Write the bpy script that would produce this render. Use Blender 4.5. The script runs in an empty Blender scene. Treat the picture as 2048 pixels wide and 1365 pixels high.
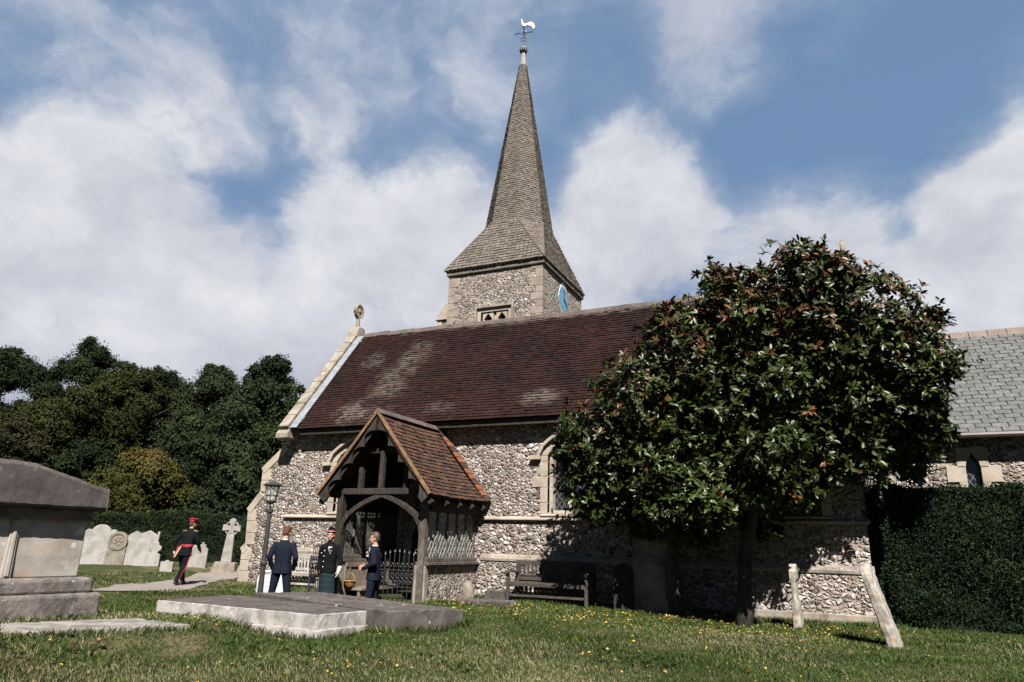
import bpy, math, random
import numpy as np
from mathutils import Vector, Matrix
S = bpy.context.scene
COL = S.collection
rad = math.radians

# ------------------------------------------------------------------ camera
cam_d = bpy.data.cameras.new("camera")
cam = bpy.data.objects.new("camera", cam_d)
COL.objects.link(cam)
cam_d.sensor_width = 36.0
cam_d.lens = 24.77
cam_d.clip_start = 0.05
cam_d.clip_end = 2000
_pi, _ro, _ya = rad(16.171), rad(1.585), rad(25.035)
F = Vector((-math.sin(_ya)*math.cos(_pi), math.cos(_ya)*math.cos(_pi), math.sin(_pi)))
R0 = Vector((math.cos(_ya), math.sin(_ya), 0)); U0 = R0.cross(F)
Rr = math.cos(_ro)*R0 + math.sin(_ro)*U0; Uu = -math.sin(_ro)*R0 + math.cos(_ro)*U0
m = Matrix((Rr, Uu, -F)).transposed().to_4x4(); m.translation = Vector((0, 0, 1.6))
cam.matrix_world = m
S.camera = cam

# ------------------------------------------------------------------ light
SUN_AZ, SUN_EL = rad(29), rad(48)          # azimuth right of the wall's normal
sun_vec = Vector((math.sin(SUN_AZ)*math.cos(SUN_EL), -math.cos(SUN_AZ)*math.cos(SUN_EL), math.sin(SUN_EL)))
sd = bpy.data.lights.new("sun", 'SUN'); sd.energy = 5.0; sd.angle = rad(0.53); sd.color = (1.0, 0.95, 0.885)
so = bpy.data.objects.new("sun", sd); COL.objects.link(so)
so.rotation_euler = (-sun_vec).to_track_quat('-Z', 'Y').to_euler()
S.view_settings.view_transform = 'Standard'
try: S.view_settings.look = 'None'
except Exception: pass
EXPO = 1.75
ALB = 0.71
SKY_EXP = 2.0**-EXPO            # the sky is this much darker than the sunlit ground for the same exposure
S.view_settings.exposure = EXPO
S.view_settings.gamma = 1.0

# ------------------------------------------------------------------ node helper
class NT:
    def __init__(s, tree): s.t = tree; s.n = tree.nodes; s.l = tree.links
    def add(s, typ, ins=None, **kw):
        nd = s.n.new(typ)
        for k, v in kw.items(): setattr(nd, k, v)
        for k, v in (ins or {}).items(): s.put(nd.inputs[k], v)
        return nd
    def put(s, sock, v):
        if isinstance(v, bpy.types.NodeSocket): s.l.new(v, sock)
        elif isinstance(v, (tuple, list)) and len(v) == 3 and sock.type == 'RGBA': sock.default_value = (*v, 1)
        else: sock.default_value = v
    def math(s, op, a, b=0.0, c=0.0, clamp=False):
        nd = s.add('ShaderNodeMath', operation=op, use_clamp=clamp)
        s.put(nd.inputs[0], a); s.put(nd.inputs[1], b)
        if len(nd.inputs) > 2: s.put(nd.inputs[2], c)
        return nd.outputs[0]
    def vmath(s, op, a, b=(0, 0, 0), out=0, scale=None):
        nd = s.add('ShaderNodeVectorMath', operation=op)
        s.put(nd.inputs[0], a)
        s.put(nd.inputs[1], b)
        if scale is not None: s.put(nd.inputs['Scale'], scale)
        return nd.outputs[out]
    def mr(s, v, a, b, c=0.0, d=1.0, smooth=True):
        nd = s.add('ShaderNodeMapRange', interpolation_type='SMOOTHSTEP' if smooth else 'LINEAR')
        for i, x in enumerate((v, a, b, c, d)): s.put(nd.inputs[i], x)
        return nd.outputs[0]
    def noise(s, vec, scale, detail=4, rough=.55, dist=0.0, out=0):
        nd = s.add('ShaderNodeTexNoise', {'Scale': scale, 'Detail': detail, 'Roughness': rough, 'Distortion': dist})
        s.put(nd.inputs['Vector'], vec)
        return nd.outputs[out]
    def voro(s, vec, scale, feature='F1', rnd=1.0):
        nd = s.add('ShaderNodeTexVoronoi', {'Scale': scale, 'Randomness': rnd}, feature=feature)
        s.put(nd.inputs['Vector'], vec)
        return nd
    def ramp(s, fac, stops, interp='LINEAR'):
        nd = s.add('ShaderNodeValToRGB'); s.put(nd.inputs[0], fac)
        cr = nd.color_ramp; cr.interpolation = interp
        while len(cr.elements) < len(stops): cr.elements.new(.5)
        for e, (p, c) in zip(cr.elements, stops):
            e.position = p; e.color = (*c, 1) if len(c) == 3 else c
        return nd.outputs[0]
    def mix(s, fac, a, b, blend='MIX'):
        nd = s.add('ShaderNodeMix', data_type='RGBA', blend_type=blend)
        s.put(nd.inputs[0], fac); s.put(nd.inputs[6], a); s.put(nd.inputs[7], b)
        return nd.outputs[2]
    def scalev(s, vec, sc): return s.vmath('MULTIPLY', vec, sc)
    def attr(s, name, out='Fac'): return s.add('ShaderNodeAttribute', attribute_name=name).outputs[out]

def new_mat(name):
    mt = bpy.data.materials.new(name); mt.use_nodes = True
    t = NT(mt.node_tree); t.b = mt.node_tree.nodes['Principled BSDF']
    t.co = t.add('ShaderNodeTexCoord').outputs['Object']
    t.mt = mt
    return mt, t
def finish(t, col=None, rough=None, bump=None, bs=.5, bd=.01, spec=.3, metal=0.0):
    b = t.b
    if col is not None:
        col = t.vmath('SCALE', col, scale=ALB) if isinstance(col, bpy.types.NodeSocket) else tuple(c*ALB for c in col[:3])
        t.put(b.inputs['Base Color'], col)
    if rough is not None: t.put(b.inputs['Roughness'], rough)
    b.inputs['Specular IOR Level'].default_value = spec
    b.inputs['Metallic'].default_value = metal
    if bump is not None:
        bn = t.add('ShaderNodeBump', {'Strength': bs, 'Distance': bd, 'Height': bump})
        t.l.new(bn.outputs[0], b.inputs['Normal'])

def m_plain(name, c, rough=.7, spec=.3, var=.25, sc=6.0, metal=0.0, bd=.004):
    mt, t = new_mat(name)
    n = t.noise(t.co, sc, 5, .6); n2 = t.noise(t.co, sc*9, 3, .6)
    k = t.math('ADD', t.mr(n, .3, .7, 1-var, 1+var), t.mr(n2, .3, .7, -var*.5, var*.5))
    finish(t, t.vmath('SCALE', c, scale=k), rough, n2, .3, bd, spec, metal)
    return mt
def m_stone(name, base, dark, light, sc=3.0, speck=.5, lich=0.35, orange=0.0, bd=.006):
    """weathered stone: broad stains, pale lichen spots, dark pits"""
    mt, t = new_mat(name)
    n = t.noise(t.co, sc, 6, .62, .3); n2 = t.noise(t.co, sc*7, 5, .65); n3 = t.noise(t.co, sc*24, 3, .6)
    c = t.mix(t.mr(n, .38, .68), base, dark)
    c = t.mix(t.mr(n2, .48, .74, 0, speck), c, dark)
    v = t.voro(t.vmath('ADD', t.co, t.vmath('SCALE', t.noise(t.co, sc*4, 3, .6, out=1), scale=.12)), sc*2.2)
    lm = t.math('MULTIPLY', t.mr(v.outputs['Distance'], .16, .3, 1, 0), t.mr(t.noise(t.co, sc*.8, 3), .5, .62))
    lm = t.math('MAXIMUM', lm, t.mr(n3, .62, .7, 0, .8))
    c = t.mix(t.math('MULTIPLY', lm, lich), c, light)
    if orange: c = t.mix(t.math('MULTIPLY', t.mr(t.noise(t.co, sc*2.5, 5, .6), .56, .66), orange), c, (.42, .2, .045))
    h = t.math('ADD', t.math('MULTIPLY', n2, .6), t.math('MULTIPLY', n3, .4))
    finish(t, c, .9, h, .7, bd, .2)
    return mt

# ------------------------------------------------------------------ world: sky with procedural clouds
W = bpy.data.worlds.new("World"); S.world = W; W.use_nodes = True
wt = NT(W.node_tree)
for nd in list(wt.n):
    if nd.type != 'OUTPUT_WORLD' and nd.type != 'BACKGROUND': wt.n.remove(nd)
bg = wt.n['Background']
sky = wt.add('ShaderNodeTexSky', sky_type='NISHITA'); sky.sun_disc = False
sky.sun_elevation = SUN_EL
sky.sun_rotation = math.atan2(sun_vec.x, sun_vec.y)
sky.air_density = 1.0; sky.dust_density = 1.2; sky.ozone_density = 1.5
sky.altitude = 50
SKY_K = 0.085
d = wt.vmath('NORMALIZE', wt.add('ShaderNodeTexCoord').outputs['Generated'])
sx = wt.add('ShaderNodeSeparateXYZ', {0: d})
X_, Y_, Z_ = sx.outputs
off = (3.1, 7.7, .4)
ds_ = wt.vmath('ADD', wt.vmath('MULTIPLY', d, (1, 1, 1.30)), off)
warp = wt.vmath('SCALE', wt.vmath('SUBTRACT', wt.noise(ds_, 3.5, 5, .6, out=1), (.5, .5, .5)), scale=.20)
pw = wt.vmath('ADD', ds_, warp)
dw = wt.vmath('ADD', d, wt.vmath('SCALE', warp, scale=.9))
def blob(c, r0, r1, k):
    c = Vector(c).normalized()
    return wt.math('MULTIPLY', wt.mr(wt.vmath('DISTANCE', dw, tuple(c), out=1), r0, r1, 1, 0), k)
def addall(l):
    a = l[0]
    for b in l[1:]: a = wt.math('ADD', a, b)
    return a
def maxall(l):
    a = l[0]
    for b in l[1:]: a = wt.math('MAXIMUM', a, b)
    return a
pos = maxall([
    blob((-.805, .480, .300), .10, .27, .62), blob((-.753, .567, .290), .10, .22, .60), blob((-.62, .70, .30), .06, .20, .5),
    blob((-.575, .698, .395), .05, .155, .62), blob((-.472, .762, .400), .05, .18, .64), blob((-.40, .82, .34), .08, .2, .5),
    blob((-.248, .832, .470), .04, .16, .62), blob((-.291, .875, .370), .06, .20, .55),
    blob((.185, .905, .385), .03, .145, .66), blob((.135, .939, .300), .05, .16, .55), blob((-.02, .930, .345), .06, .23, .50), blob((-.20, .87, .42), .06, .17, .58),
    blob((.27, .90, .33), .05, .2, .6),
    blob((-.70, .504, .520), .02, .22, .40), blob((-.57, .623, .545), .02, .15, .34), blob((-.098, .775, .640), .02, .17, .42),
    blob((-.348, .683, .650), .02, .22, .33), blob((-.522, .602, .605), .02, .18, .33), blob((-.75, .40, .53), .02, .18, .36), blob((.05, .74, .66), .02, .16, .32),
    wt.math('MULTIPLY', wt.mr(Z_, .20, .33, .52, 0), wt.mr(Y_, .0, .45, .25, 1))])
neg = addall([blob((.06, .84, .55), .08, .19, .28), blob((-.677, .591, .440), .0, .07, .24), blob((-.10, .855, .51), .0, .09, .12), blob((-.79, .393, .468), .03, .12, .18), blob((-.269, .749, .600), .02, .11, .10), blob((-.62, .60, .48), .0, .08, .14)])
bias = wt.math('SUBTRACT', wt.math('SUBTRACT', pos, neg), wt.mr(Y_, -.1, .35, .30, 0))
n1 = wt.noise(pw, 5.2, 10, .60)
n2 = wt.noise(pw, 15, 8, .62)
dens = wt.math('ADD', wt.math('ADD', wt.math('MULTIPLY', n1, .80), wt.math('MULTIPLY', n2, .34)), wt.math('SUBTRACT', bias, .66))
mask = wt.math('ADD', wt.math('MULTIPLY', wt.mr(dens, .03, .40), .72), wt.math('MULTIPLY', wt.mr(dens, -.22, .25), .28))
# light and dark inside the clouds: compare the density with the density a little nearer to the sun
pl = wt.vmath('ADD', pw, (.030, -.05, .075))
n1b = wt.noise(pl, 5.2, 10, .60)
n2b = wt.noise(wt.vmath('ADD', ds_, (5, 2, 1)), 4.0, 4, .5)
lit = wt.math('ADD', wt.math('MULTIPLY', wt.math('SUBTRACT', n1, n1b), 1.25), wt.math('MULTIPLY', wt.math('SUBTRACT', n2b, .5), .75))
base = wt.mr(Z_, .13, .34, .22, .74)
lit = wt.math('ADD', lit, base, clamp=True)
ccol = wt.ramp(lit, [(0, (.40, .43, .52)), (.3, (.50, .525, .61)), (.62, (.66, .675, .735)), (1, (.86, .86, .88))])
skyc = wt.vmath('SCALE', sky.outputs[0], scale=SKY_K)
skyc = wt.mix(.7, skyc, (.20, .335, .56))
fin = wt.mix(wt.math('MULTIPLY', mask, wt.mr(Z_, .47, .60, .97, .66)), skyc, ccol)
fin = wt.vmath('SCALE', fin, scale=wt.math('MULTIPLY', wt.mr(Y_, -.25, .3, .5, 1), SKY_EXP))   # southern sky dimmed behind the camera, to deepen shade on south-facing walls
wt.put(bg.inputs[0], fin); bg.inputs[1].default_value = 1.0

# ------------------------------------------------------------------ mesh helper
class MB:
    def __init__(s): s.v = []; s.f = []; s.mi = []; s.r = []
    def add(s, vs, fs, mi=0, r=None):
        o = len(s.v); s.v += [tuple(v) for v in vs]
        r = random.random() if r is None else r
        for f in fs: s.f.append([i+o for i in f]); s.mi.append(mi); s.r.append(r)
        return s
    def box(s, x0, x1, y0, y1, z0, z1, mi=0, r=None):
        vs = [(x, y, z) for z in (z0, z1) for y in (y0, y1) for x in (x0, x1)]
        return s.add(vs, [(0, 2, 3, 1), (4, 5, 7, 6), (0, 1, 5, 4), (2, 6, 7, 3), (0, 4, 6, 2), (1, 3, 7, 5)], mi, r)
    def bar(s, a, b, w, h, up=(0, 0, 1), mi=0, r=None, w2=None, h2=None):
        a, b, up = Vector(a), Vector(b), Vector(up); d = (b-a).normalized(); sd_ = d.cross(up)
        if sd_.length < 1e-4: sd_ = d.cross(Vector((1, 0, 0)))
        sd_.normalize(); u = sd_.cross(d)
        vs = []
        for p, ww, hh in ((a, w, h), (b, w2 or w, h2 or h)):
            vs += [p-sd_*ww/2-u*hh/2, p+sd_*ww/2-u*hh/2, p+sd_*ww/2+u*hh/2, p-sd_*ww/2+u*hh/2]
        return s.add(vs, [(3, 2, 1, 0), (4, 5, 6, 7), (0, 1, 5, 4), (1, 2, 6, 5), (2, 3, 7, 6), (3, 0, 4, 7)], mi, r)
    def prism(s, poly, fn, d0, d1, mi=0, r=None):
        """poly: list of 2D points; fn(u,v,d) -> 3D"""
        n = len(poly)
        vs = [fn(u, v, d0) for u, v in poly]+[fn(u, v, d1) for u, v in poly]
        fs = [tuple(range(n)), tuple(range(2*n-1, n-1, -1))]
        fs += [((i+1) % n, i, n+i, n+(i+1) % n) for i in range(n)]
        return s.add(vs, fs, mi, r)
    def band(s, inner, outer, fn, d0, d1, mi=0, closed=False):
        """ring-like strip between two polylines with equal counts, extruded"""
        n = len(inner); m_ = n if closed else n-1
        for i in range(m_):
            j = (i+1) % n
            s.prism([inner[i], inner[j], outer[j], outer[i]], fn, d0, d1, mi)
        return s
    def tube(s, pts, rs, n=8, mi=0, cap=True, r=None):
        pts = [Vector(p) for p in pts]
        if not hasattr(rs, '__len__'): rs = [rs]*len(pts)
        vs = []; ref = None
        for i, p in enumerate(pts):
            d_ = (pts[min(i+1, len(pts)-1)]-pts[max(i-1, 0)]).normalized()
            if ref is None:
                ref = Vector((0, 0, 1)) if abs(d_.z) < .9 else Vector((1, 0, 0))
            a = d_.cross(ref).normalized(); b = d_.cross(a).normalized(); ref = a.cross(d_)
            for k in range(n):
                t = 2*math.pi*k/n; vs.append(p+(a*math.cos(t)+b*math.sin(t))*rs[i])
        fs = []
        for i in range(len(pts)-1):
            for k in range(n):
                fs.append((i*n+k, i*n+(k+1) % n, (i+1)*n+(k+1) % n, (i+1)*n+k))
        if cap: fs += [tuple(range(n-1, -1, -1)), tuple(range((len(pts)-1)*n, len(pts)*n))]
        return s.add(vs, fs, mi, r)
    def lathe(s, prof, c=(0, 0, 0), n=16, mi=0, rot=0.0, r=None):
        vs = []; c = Vector(c)
        for rr, z in prof:
            for k in range(n):
                t = 2*math.pi*(k+.5)/n+rot; vs.append(c+Vector((rr*math.cos(t), rr*math.sin(t), z)))
        fs = []
        for i in range(len(prof)-1):
            for k in range(n): fs.append((i*n+k, i*n+(k+1) % n, (i+1)*n+(k+1) % n, (i+1)*n+k))
        fs += [tuple(range(n-1, -1, -1)), tuple(range((len(prof)-1)*n, len(prof)*n))]
        return s.add(vs, fs, mi, r)
    def ellip(s, c, rx, ry, rz, n=12, m_=8, mi=0, r=None):
        c = Vector(c); vs = [c+Vector((0, 0, -rz))]; fs = []
        for i in range(1, m_):
            ph = -math.pi/2+math.pi*i/m_
            for k in range(n):
                t = 2*math.pi*k/n
                vs.append(c+Vector((rx*math.cos(ph)*math.cos(t), ry*math.cos(ph)*math.sin(t), rz*math.sin(ph))))
        vs.append(c+Vector((0, 0, rz)))
        for k in range(n): fs.append((0, 1+(k+1) % n, 1+k))
        for i in range(m_-2):
            for k in range(n): fs.append((1+i*n+k, 1+i*n+(k+1) % n, 1+(i+1)*n+(k+1) % n, 1+(i+1)*n+k))
        L_ = len(vs)-1; o = 1+(m_-2)*n
        for k in range(n): fs.append((o+k, o+(k+1) % n, L_))
        return s.add(vs, fs, mi, r)
    def capsule(s, a, b, ra, rb, n=10):
        a, b = Vector(a), Vector(b); d_ = (b-a); L_ = d_.length
        if L_ < 1e-5: return s.ellip(a, ra, ra, ra)
        d_ /= L_
        pts = []; rs = []
        for k in range(5):
            t = math.pi/2*k/4; pts.append(a-d_*ra*math.cos(t)); rs.append(max(ra*math.sin(t), .0008))
        for k in range(1, 4): pts.append(a+d_*L_*k/4); rs.append(ra+(rb-ra)*k/4)
        for k in range(5):
            t = math.pi/2*(1-k/4); pts.append(b+d_*rb*math.cos(t)); rs.append(max(rb*math.sin(t), .0008))
        return s.tube(pts, rs, n)
    def mesh(s, name):
        me = bpy.data.meshes.new(name)
        me.from_pydata(s.v, [], s.f)
        me.polygons.foreach_set('material_index', s.mi)
        at = me.attributes.new('rnd', 'FLOAT', 'FACE'); at.data.foreach_set('value', s.r)
        me.update()
        return me
    def build(s, name, mats, parent=None, smooth=False, bevel=0.0, world=True, rough_=0.0, seg=2):
        me = s.mesh(name)
        mats = mats if isinstance(mats, (list, tuple)) else [mats]
        for m_ in mats: me.materials.append(m_)
        if smooth: me.polygons.foreach_set('use_smooth', [True]*len(me.polygons))
        return link(name, me, parent, world, bevel, seg)
ROOTS = {}
def link(name, me, parent=None, world=True, bevel=0.0, seg=2):
    o = bpy.data.objects.new(name, me); COL.objects.link(o)
    if parent is not None:
        o.parent = parent
        if world:
            p = parent; off_ = Vector((0, 0, 0))
            while p is not None: off_ += p.location; p = p.parent
            o.location = -off_
    if bevel:
        b = o.modifiers.new('bevel', 'BEVEL'); b.width = bevel; b.segments = seg; b.limit_method = 'ANGLE'; b.angle_limit = rad(40)
    return o
def tag(o, label=None, cat=None, group=None, kind=None):
    if label: o['label'] = label
    if cat: o['category'] = cat
    if group: o['group'] = group
    if kind: o['kind'] = kind
    return o
def empty(name, loc, label, cat, group=None, rz=0.0):
    o = bpy.data.objects.new(name, None); COL.objects.link(o); o.location = loc; o.rotation_euler = (0, 0, rz)
    o.empty_display_size = .2
    return tag(o, label, cat, group)
def fast_mesh(name, V, Fc, rnd=None, mats=(), smooth=False):
    """V (n,3), Fc (m,k) uniform k-gons, rnd per vertex"""
    me = bpy.data.meshes.new(name); k = Fc.shape[1]
    me.vertices.add(len(V)); me.vertices.foreach_set('co', np.ascontiguousarray(V, np.float32).ravel())
    me.loops.add(Fc.size); me.loops.foreach_set('vertex_index', np.ascontiguousarray(Fc, np.int32).ravel())
    me.polygons.add(len(Fc)); me.polygons.foreach_set('loop_start', np.arange(0, Fc.size, k, dtype=np.int32))
    me.polygons.foreach_set('loop_total', np.full(len(Fc), k, np.int32))
    if smooth: me.polygons.foreach_set('use_smooth', np.ones(len(Fc), bool))
    if rnd is not None:
        at = me.attributes.new('rnd', 'FLOAT', 'POINT'); at.data.foreach_set('value', np.ascontiguousarray(rnd, np.float32))
    for m_ in mats: me.materials.append(m_)
    me.update(calc_edges=True); me.validate()
    return me
XZ = lambda u, v, d_: (u, d_, v)
YZ = lambda u, v, d_: (d_, u, v)
def arc(cx, cz, r, a0, a1, n, sy=1.0):
    return [(cx+r*math.cos(rad(a0+(a1-a0)*i/n)), cz+sy*r*math.sin(rad(a0+(a1-a0)*i/n))) for i in range(n+1)]
def courses(mb, BL, BR, TL, TR, n, tw, th=.014, jit=.004, over=.25, seed=1, curve=None, jg=.05, dvk=1.0):
    """lay courses of tiles on the planar patch BL-BR-TR-TL (trapezoid allowed)"""
    rg = random.Random(seed)
    BL, BR, TL, TR = map(Vector, (BL, BR, TL, TR))
    nrm = (BR-BL).cross(TL-BL)
    if nrm.length < 1e-8: nrm = (TR-TL).cross(TL-BL)
    nrm.normalize()
    def P(u, v, lift):
        a = BL.lerp(TL, v); b = BR.lerp(TR, v); p = a.lerp(b, u)
        if curve: p = p+curve(u, v)
        return p+nrm*lift
    H = ((TL+TR)/2-(BL+BR)/2).length
    for k in range(n):
        v0, v1 = k/n, (k+1)/n
        vb = max(v0-over/n*.0, 0)
        wd = ((BR.lerp(TR, v0))-(BL.lerp(TL, v0))).length
        nt = max(1, round(wd/tw)); 
        cuts = [0.0]
        s0 = .5 if k % 2 else 1.0
        u = s0/nt
        while u < 1-.15/nt:
            cuts.append(u+rg.uniform(-.06, .06)/nt); u += 1/nt
        cuts.append(1.0)
        for i in range(len(cuts)-1):
            u0, u1 = cuts[i], cuts[i+1]; g = min(jg/nt, (u1-u0)*.05)
            l = th+rg.uniform(-jit, jit); dv = rg.uniform(-.12, .06)/n*dvk
            lt = rg.uniform(0, jit)
            a = P(u0+g, max(v0+dv, 0) if k else v0+dv, l); b = P(u1-g, max(v0+dv, 0) if k else v0+dv, l+rg.uniform(-jit, jit)*.4)
            c = P(u1-g, v1, .001+lt); d_ = P(u0+g, v1, .001+lt)
            tk = l-th*.5; e = P(u0+g, max(v0+dv, 0) if k else v0+dv, tk); f = P(u1-g, max(v0+dv, 0) if k else v0+dv, tk)
            mb.add([a, b, c, d_, e, f], [(0, 1, 2, 3), (4, 5, 1, 0), (4, 0, 3), (5, 2, 1)], 0, rg.random())
    # underlay
    NU_ = 48 if curve else 1; NV_ = 24 if curve else 1
    mb.add([P(i/NU_, j/NV_, -.02) for j in range(NV_+1) for i in range(NU_+1)],
           [(j*(NU_+1)+i, j*(NU_+1)+i+1, (j+1)*(NU_+1)+i+1, (j+1)*(NU_+1)+i) for j in range(NV_) for i in range(NU_)], 0, .1)
# ------------------------------------------------------------------ materials
def m_flint():
    mt, t = new_mat('flint')
    w = t.vmath('SCALE', t.vmath('SUBTRACT', t.noise(t.co, 9, 3, .6, out=1), (.5, .5, .5)), scale=.10)
    p = t.scalev(t.vmath('ADD', t.co, w), (.95, 1, 1.28))
    big = t.math('GREATER_THAN', t.noise(t.co, .8, 4, .6), .55)
    va = t.voro(p, 9.6); ea = t.voro(p, 9.6, 'DISTANCE_TO_EDGE'); vb = t.voro(p, 6.9); eb = t.voro(p, 6.9, 'DISTANCE_TO_EDGE')
    class _O: pass
    v = _O(); e = _O()
    v.outputs = {'Color': t.mix(big, va.outputs['Color'], vb.outputs['Color']), 'Distance': t.mr(big, 0, 1, va.outputs['Distance'], vb.outputs['Distance'], False)}
    e.outputs = {'Distance': t.mr(big, 0, 1, ea.outputs['Distance'], eb.outputs['Distance'], False)}
    sp = t.add('ShaderNodeSeparateColor', {0: v.outputs['Color']})
    stops = [(0, (.030, .024, .022)), (.075, (.12, .095, .080)), (.17, (.215, .176, .152)), (.30, (.33, .285, .252)), (.46, (.43, .388, .358)),
             (.70, (.545, .512, .488)), (.93, (.16, .165, .18)), (.965, (.24, .15, .09))]
    cell = t.ramp(sp.outputs[0], stops, 'CONSTANT')
    cell = t.mix(t.mr(t.noise(t.co, 38, 4, .65), .35, .7, 0, .35), cell, (.40, .36, .325))
    chip = t.voro(t.vmath('ADD', t.co, (1.3, 2.1, .7)), 24)  # dark flint fragments, put into the colour to stand in for shadowed crevices
    cell = t.mix(t.math('MULTIPLY', t.math('GREATER_THAN', t.math('MULTIPLY', t.add('ShaderNodeSeparateColor', {0: chip.outputs['Color']}).outputs[0], 1.0), .86), .75), cell, (.06, .047, .040))
    core = t.math('MULTIPLY', t.mr(v.outputs['Distance'], .25, .42, 1, 0), t.math('GREATER_THAN', sp.outputs[1], .66))
    cell = t.mix(t.math('MULTIPLY', core, .8), cell, (.09, .085, .09))
    mort = t.mix(t.mr(t.noise(t.co, 5, 4), .4, .65), (.43, .35, .285), (.32, .258, .212))
    jw = t.mr(e.outputs['Distance'], .025, .10)
    c = t.mix(jw, mort, cell)
    c = t.mix(t.mr(t.noise(t.co, .9, 5, .6), .42, .72, 0, .55), c, t.vmath('SCALE', c, scale=.68))
    c = t.mix(t.mr(t.noise(t.vmath('ADD', t.co, (7, 3, 2)), .55, 5, .65), .52, .7, 0, .5), c, (.36, .305, .255))
    h = t.math('ADD', t.math('MULTIPLY', t.mr(e.outputs['Distance'], .01, .3), 1.0), t.math('MULTIPLY', t.math('ADD', t.noise(t.co, 30, 4, .6), sp.outputs[2]), .35))
    finish(t, c, t.mr(sp.outputs[1], 0, 1, .55, .9), h, 1.0, .11, .3)
    return mt
def m_tile(name, stops, lich=(.33, .29, .22), la=.0, spots=(), rough=.85, moss=0.0, sc=1.0, rw=.5, spec=.25):
    mt, t = new_mat(name)
    r = t.attr('rnd')
    n = t.noise(t.co, 1.1*sc, 5, .6); n2 = t.noise(t.co, 14, 5, .65); n3 = t.noise(t.co, 45, 3, .6)
    c = t.ramp(t.math('ADD', t.math('MULTIPLY', r, rw), t.math('MULTIPLY', n, 1.1-rw), 0), stops)
    c = t.vmath('SCALE', c, scale=t.mr(n2, .25, .75, .72, 1.3))
    a = t.math('MULTIPLY', t.mr(n2, .52, .68), la)
    for cc, rx, k in spots:
        q = t.vmath('DIVIDE', t.vmath('SUBTRACT', t.co, cc), rx)
        ln = t.vmath('LENGTH', q, out=1)
        ln = t.math('ADD', ln, t.mr(n, .3, .7, -.35, .35))
        s_ = t.math('MULTIPLY', t.mr(ln, .15, 1.0, 1, 0), k)
        a = t.math('MAXIMUM', a, t.math('MULTIPLY', s_, t.mr(t.math('ADD', n2, t.math('MULTIPLY', r, .25)), .42, .72)))
    t.spec_ = spec; c = t.mix(a, c, lich)
    if moss: c = t.mix(t.math('MULTIPLY', t.mr(t.noise(t.co, 5, 5, .7), .58, .7), moss), c, (.30, .19, .07))
    finish(t, c, rough, t.math('ADD', n2, t.math('MULTIPLY', n3, .5)), .5, .006, spec)
    return mt
FLINT = m_flint()
STONE = m_stone('dressed_stone', (.335, .288, .236), (.235, .198, .16), (.44, .40, .34), 2.0, .35, .25)
STONE_W = m_stone('weathered_stone', (.26, .23, .19), (.13, .112, .094), (.38, .36, .32), 2.6, .6, .5, .15)
NAVE = m_tile('clay_roof_tiles', [(.2, (.0086, .0045, .0046)), (.45, (.0130, .0062, .0058)), (.6, (.0190, .0083, .0070)), (.8, (.0275, .0112, .0085)), (1, (.0150, .0090, .0080))], (.105, .086, .072), .10,
              [((-11.3, 17.35, 6.85), (.9, 1.1, 1.3), .75), ((-11.6, 16.55, 5.85), (.85, 1.0, 1.2), .7), ((-12.1, 15.9, 5.0), (1.4, .6, .8), .75), ((-12.9, 17.4, 6.9), (.6, .6, .7), .5), ((-6.75, 16.05, 5.2), (.7, .35, .45), .7), ((-9.6, 15.9, 5.0), (.9, .3, .4), .35), ((-7, 18.3, 8.05), (7, .25, .18), .8)], rw=.2, spec=.08)
PORCHT = m_tile('porch_roof_tiles', [(.2, (.019, .0120, .0105)), (.45, (.034, .0175, .0130)), (.62, (.056, .0250, .0160)), (.85, (.082, .035, .0195)), (1, (.038, .02, .016))], (.17, .14, .095), .22, (), moss=.3, sc=2)
SLATE = m_tile('slate', [(.1, (.060, .064, .060)), (.5, (.080, .084, .079)), (.8, (.096, .099, .093)), (1, (.085, .080, .075))], (.17, .17, .165), .18, (), .62)
SHINGLE = m_tile('wood_shingles', [(.1, (.058, .047, .040)), (.4, (.090, .074, .062)), (.7, (.125, .106, .090)), (1, (.165, .145, .125))], (.22, .20, .18), .3)
RIDGE = m_stone('ridge_tile', (.10, .078, .070), (.055, .043, .040), (.2, .18, .155), 3, .5, .5)
RIDGE2 = m_stone('pale_ridge_tile', (.19, .155, .135), (.14, .112, .098), (.30, .26, .225), 3, .4, .3)
ORANGE = m_stone('orange_tile', (.20, .080, .035), (.12, .05, .028), (.26, .18, .11), 5, .5, .5)
DARKT = m_stone('dark_tile', (.055, .03, .023), (.035, .02, .018), (.15, .12, .09), 5, .5, .4)
LEAD = m_plain('lead_sheet', (.19, .20, .22), .55, .4, .2)
def m_wood(name, a, b, sc=(3, 3, .6), rough=.8):
    mt, t = new_mat(name)
    w = t.noise(t.scalev(t.co, sc), 14, 6, .65, .4); n = t.noise(t.co, 2.5, 4)
    c = t.mix(t.mr(w, .35, .7), a, b); c = t.vmath('SCALE', c, scale=t.mr(n, .3, .7, .75, 1.25))
    finish(t, c, rough, w, .6, .006, .25)
    return mt
OAK = m_wood('dark_oak', (.010, .0075, .006), (.038, .028, .022))
OAKG = m_wood('grey_oak', (.045, .036, .030), (.135, .115, .098))
OAKB = m_wood('weathered_oak', (.008, .006, .005), (.050, .040, .034))
BENCHW = m_wood('silvered_teak', (.24, .215, .195), (.36, .335, .31), (.7, 3, 3))
BENCHD = m_wood('dark_teak', (.028, .023, .019), (.07, .06, .05), (.7, 3, 3))
IRON = m_plain('black_iron', (.018, .018, .02), .5, .5, .3)
LAMPM = m_plain('painted_iron', (.030, .028, .030), .45, .5, .25)
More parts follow.
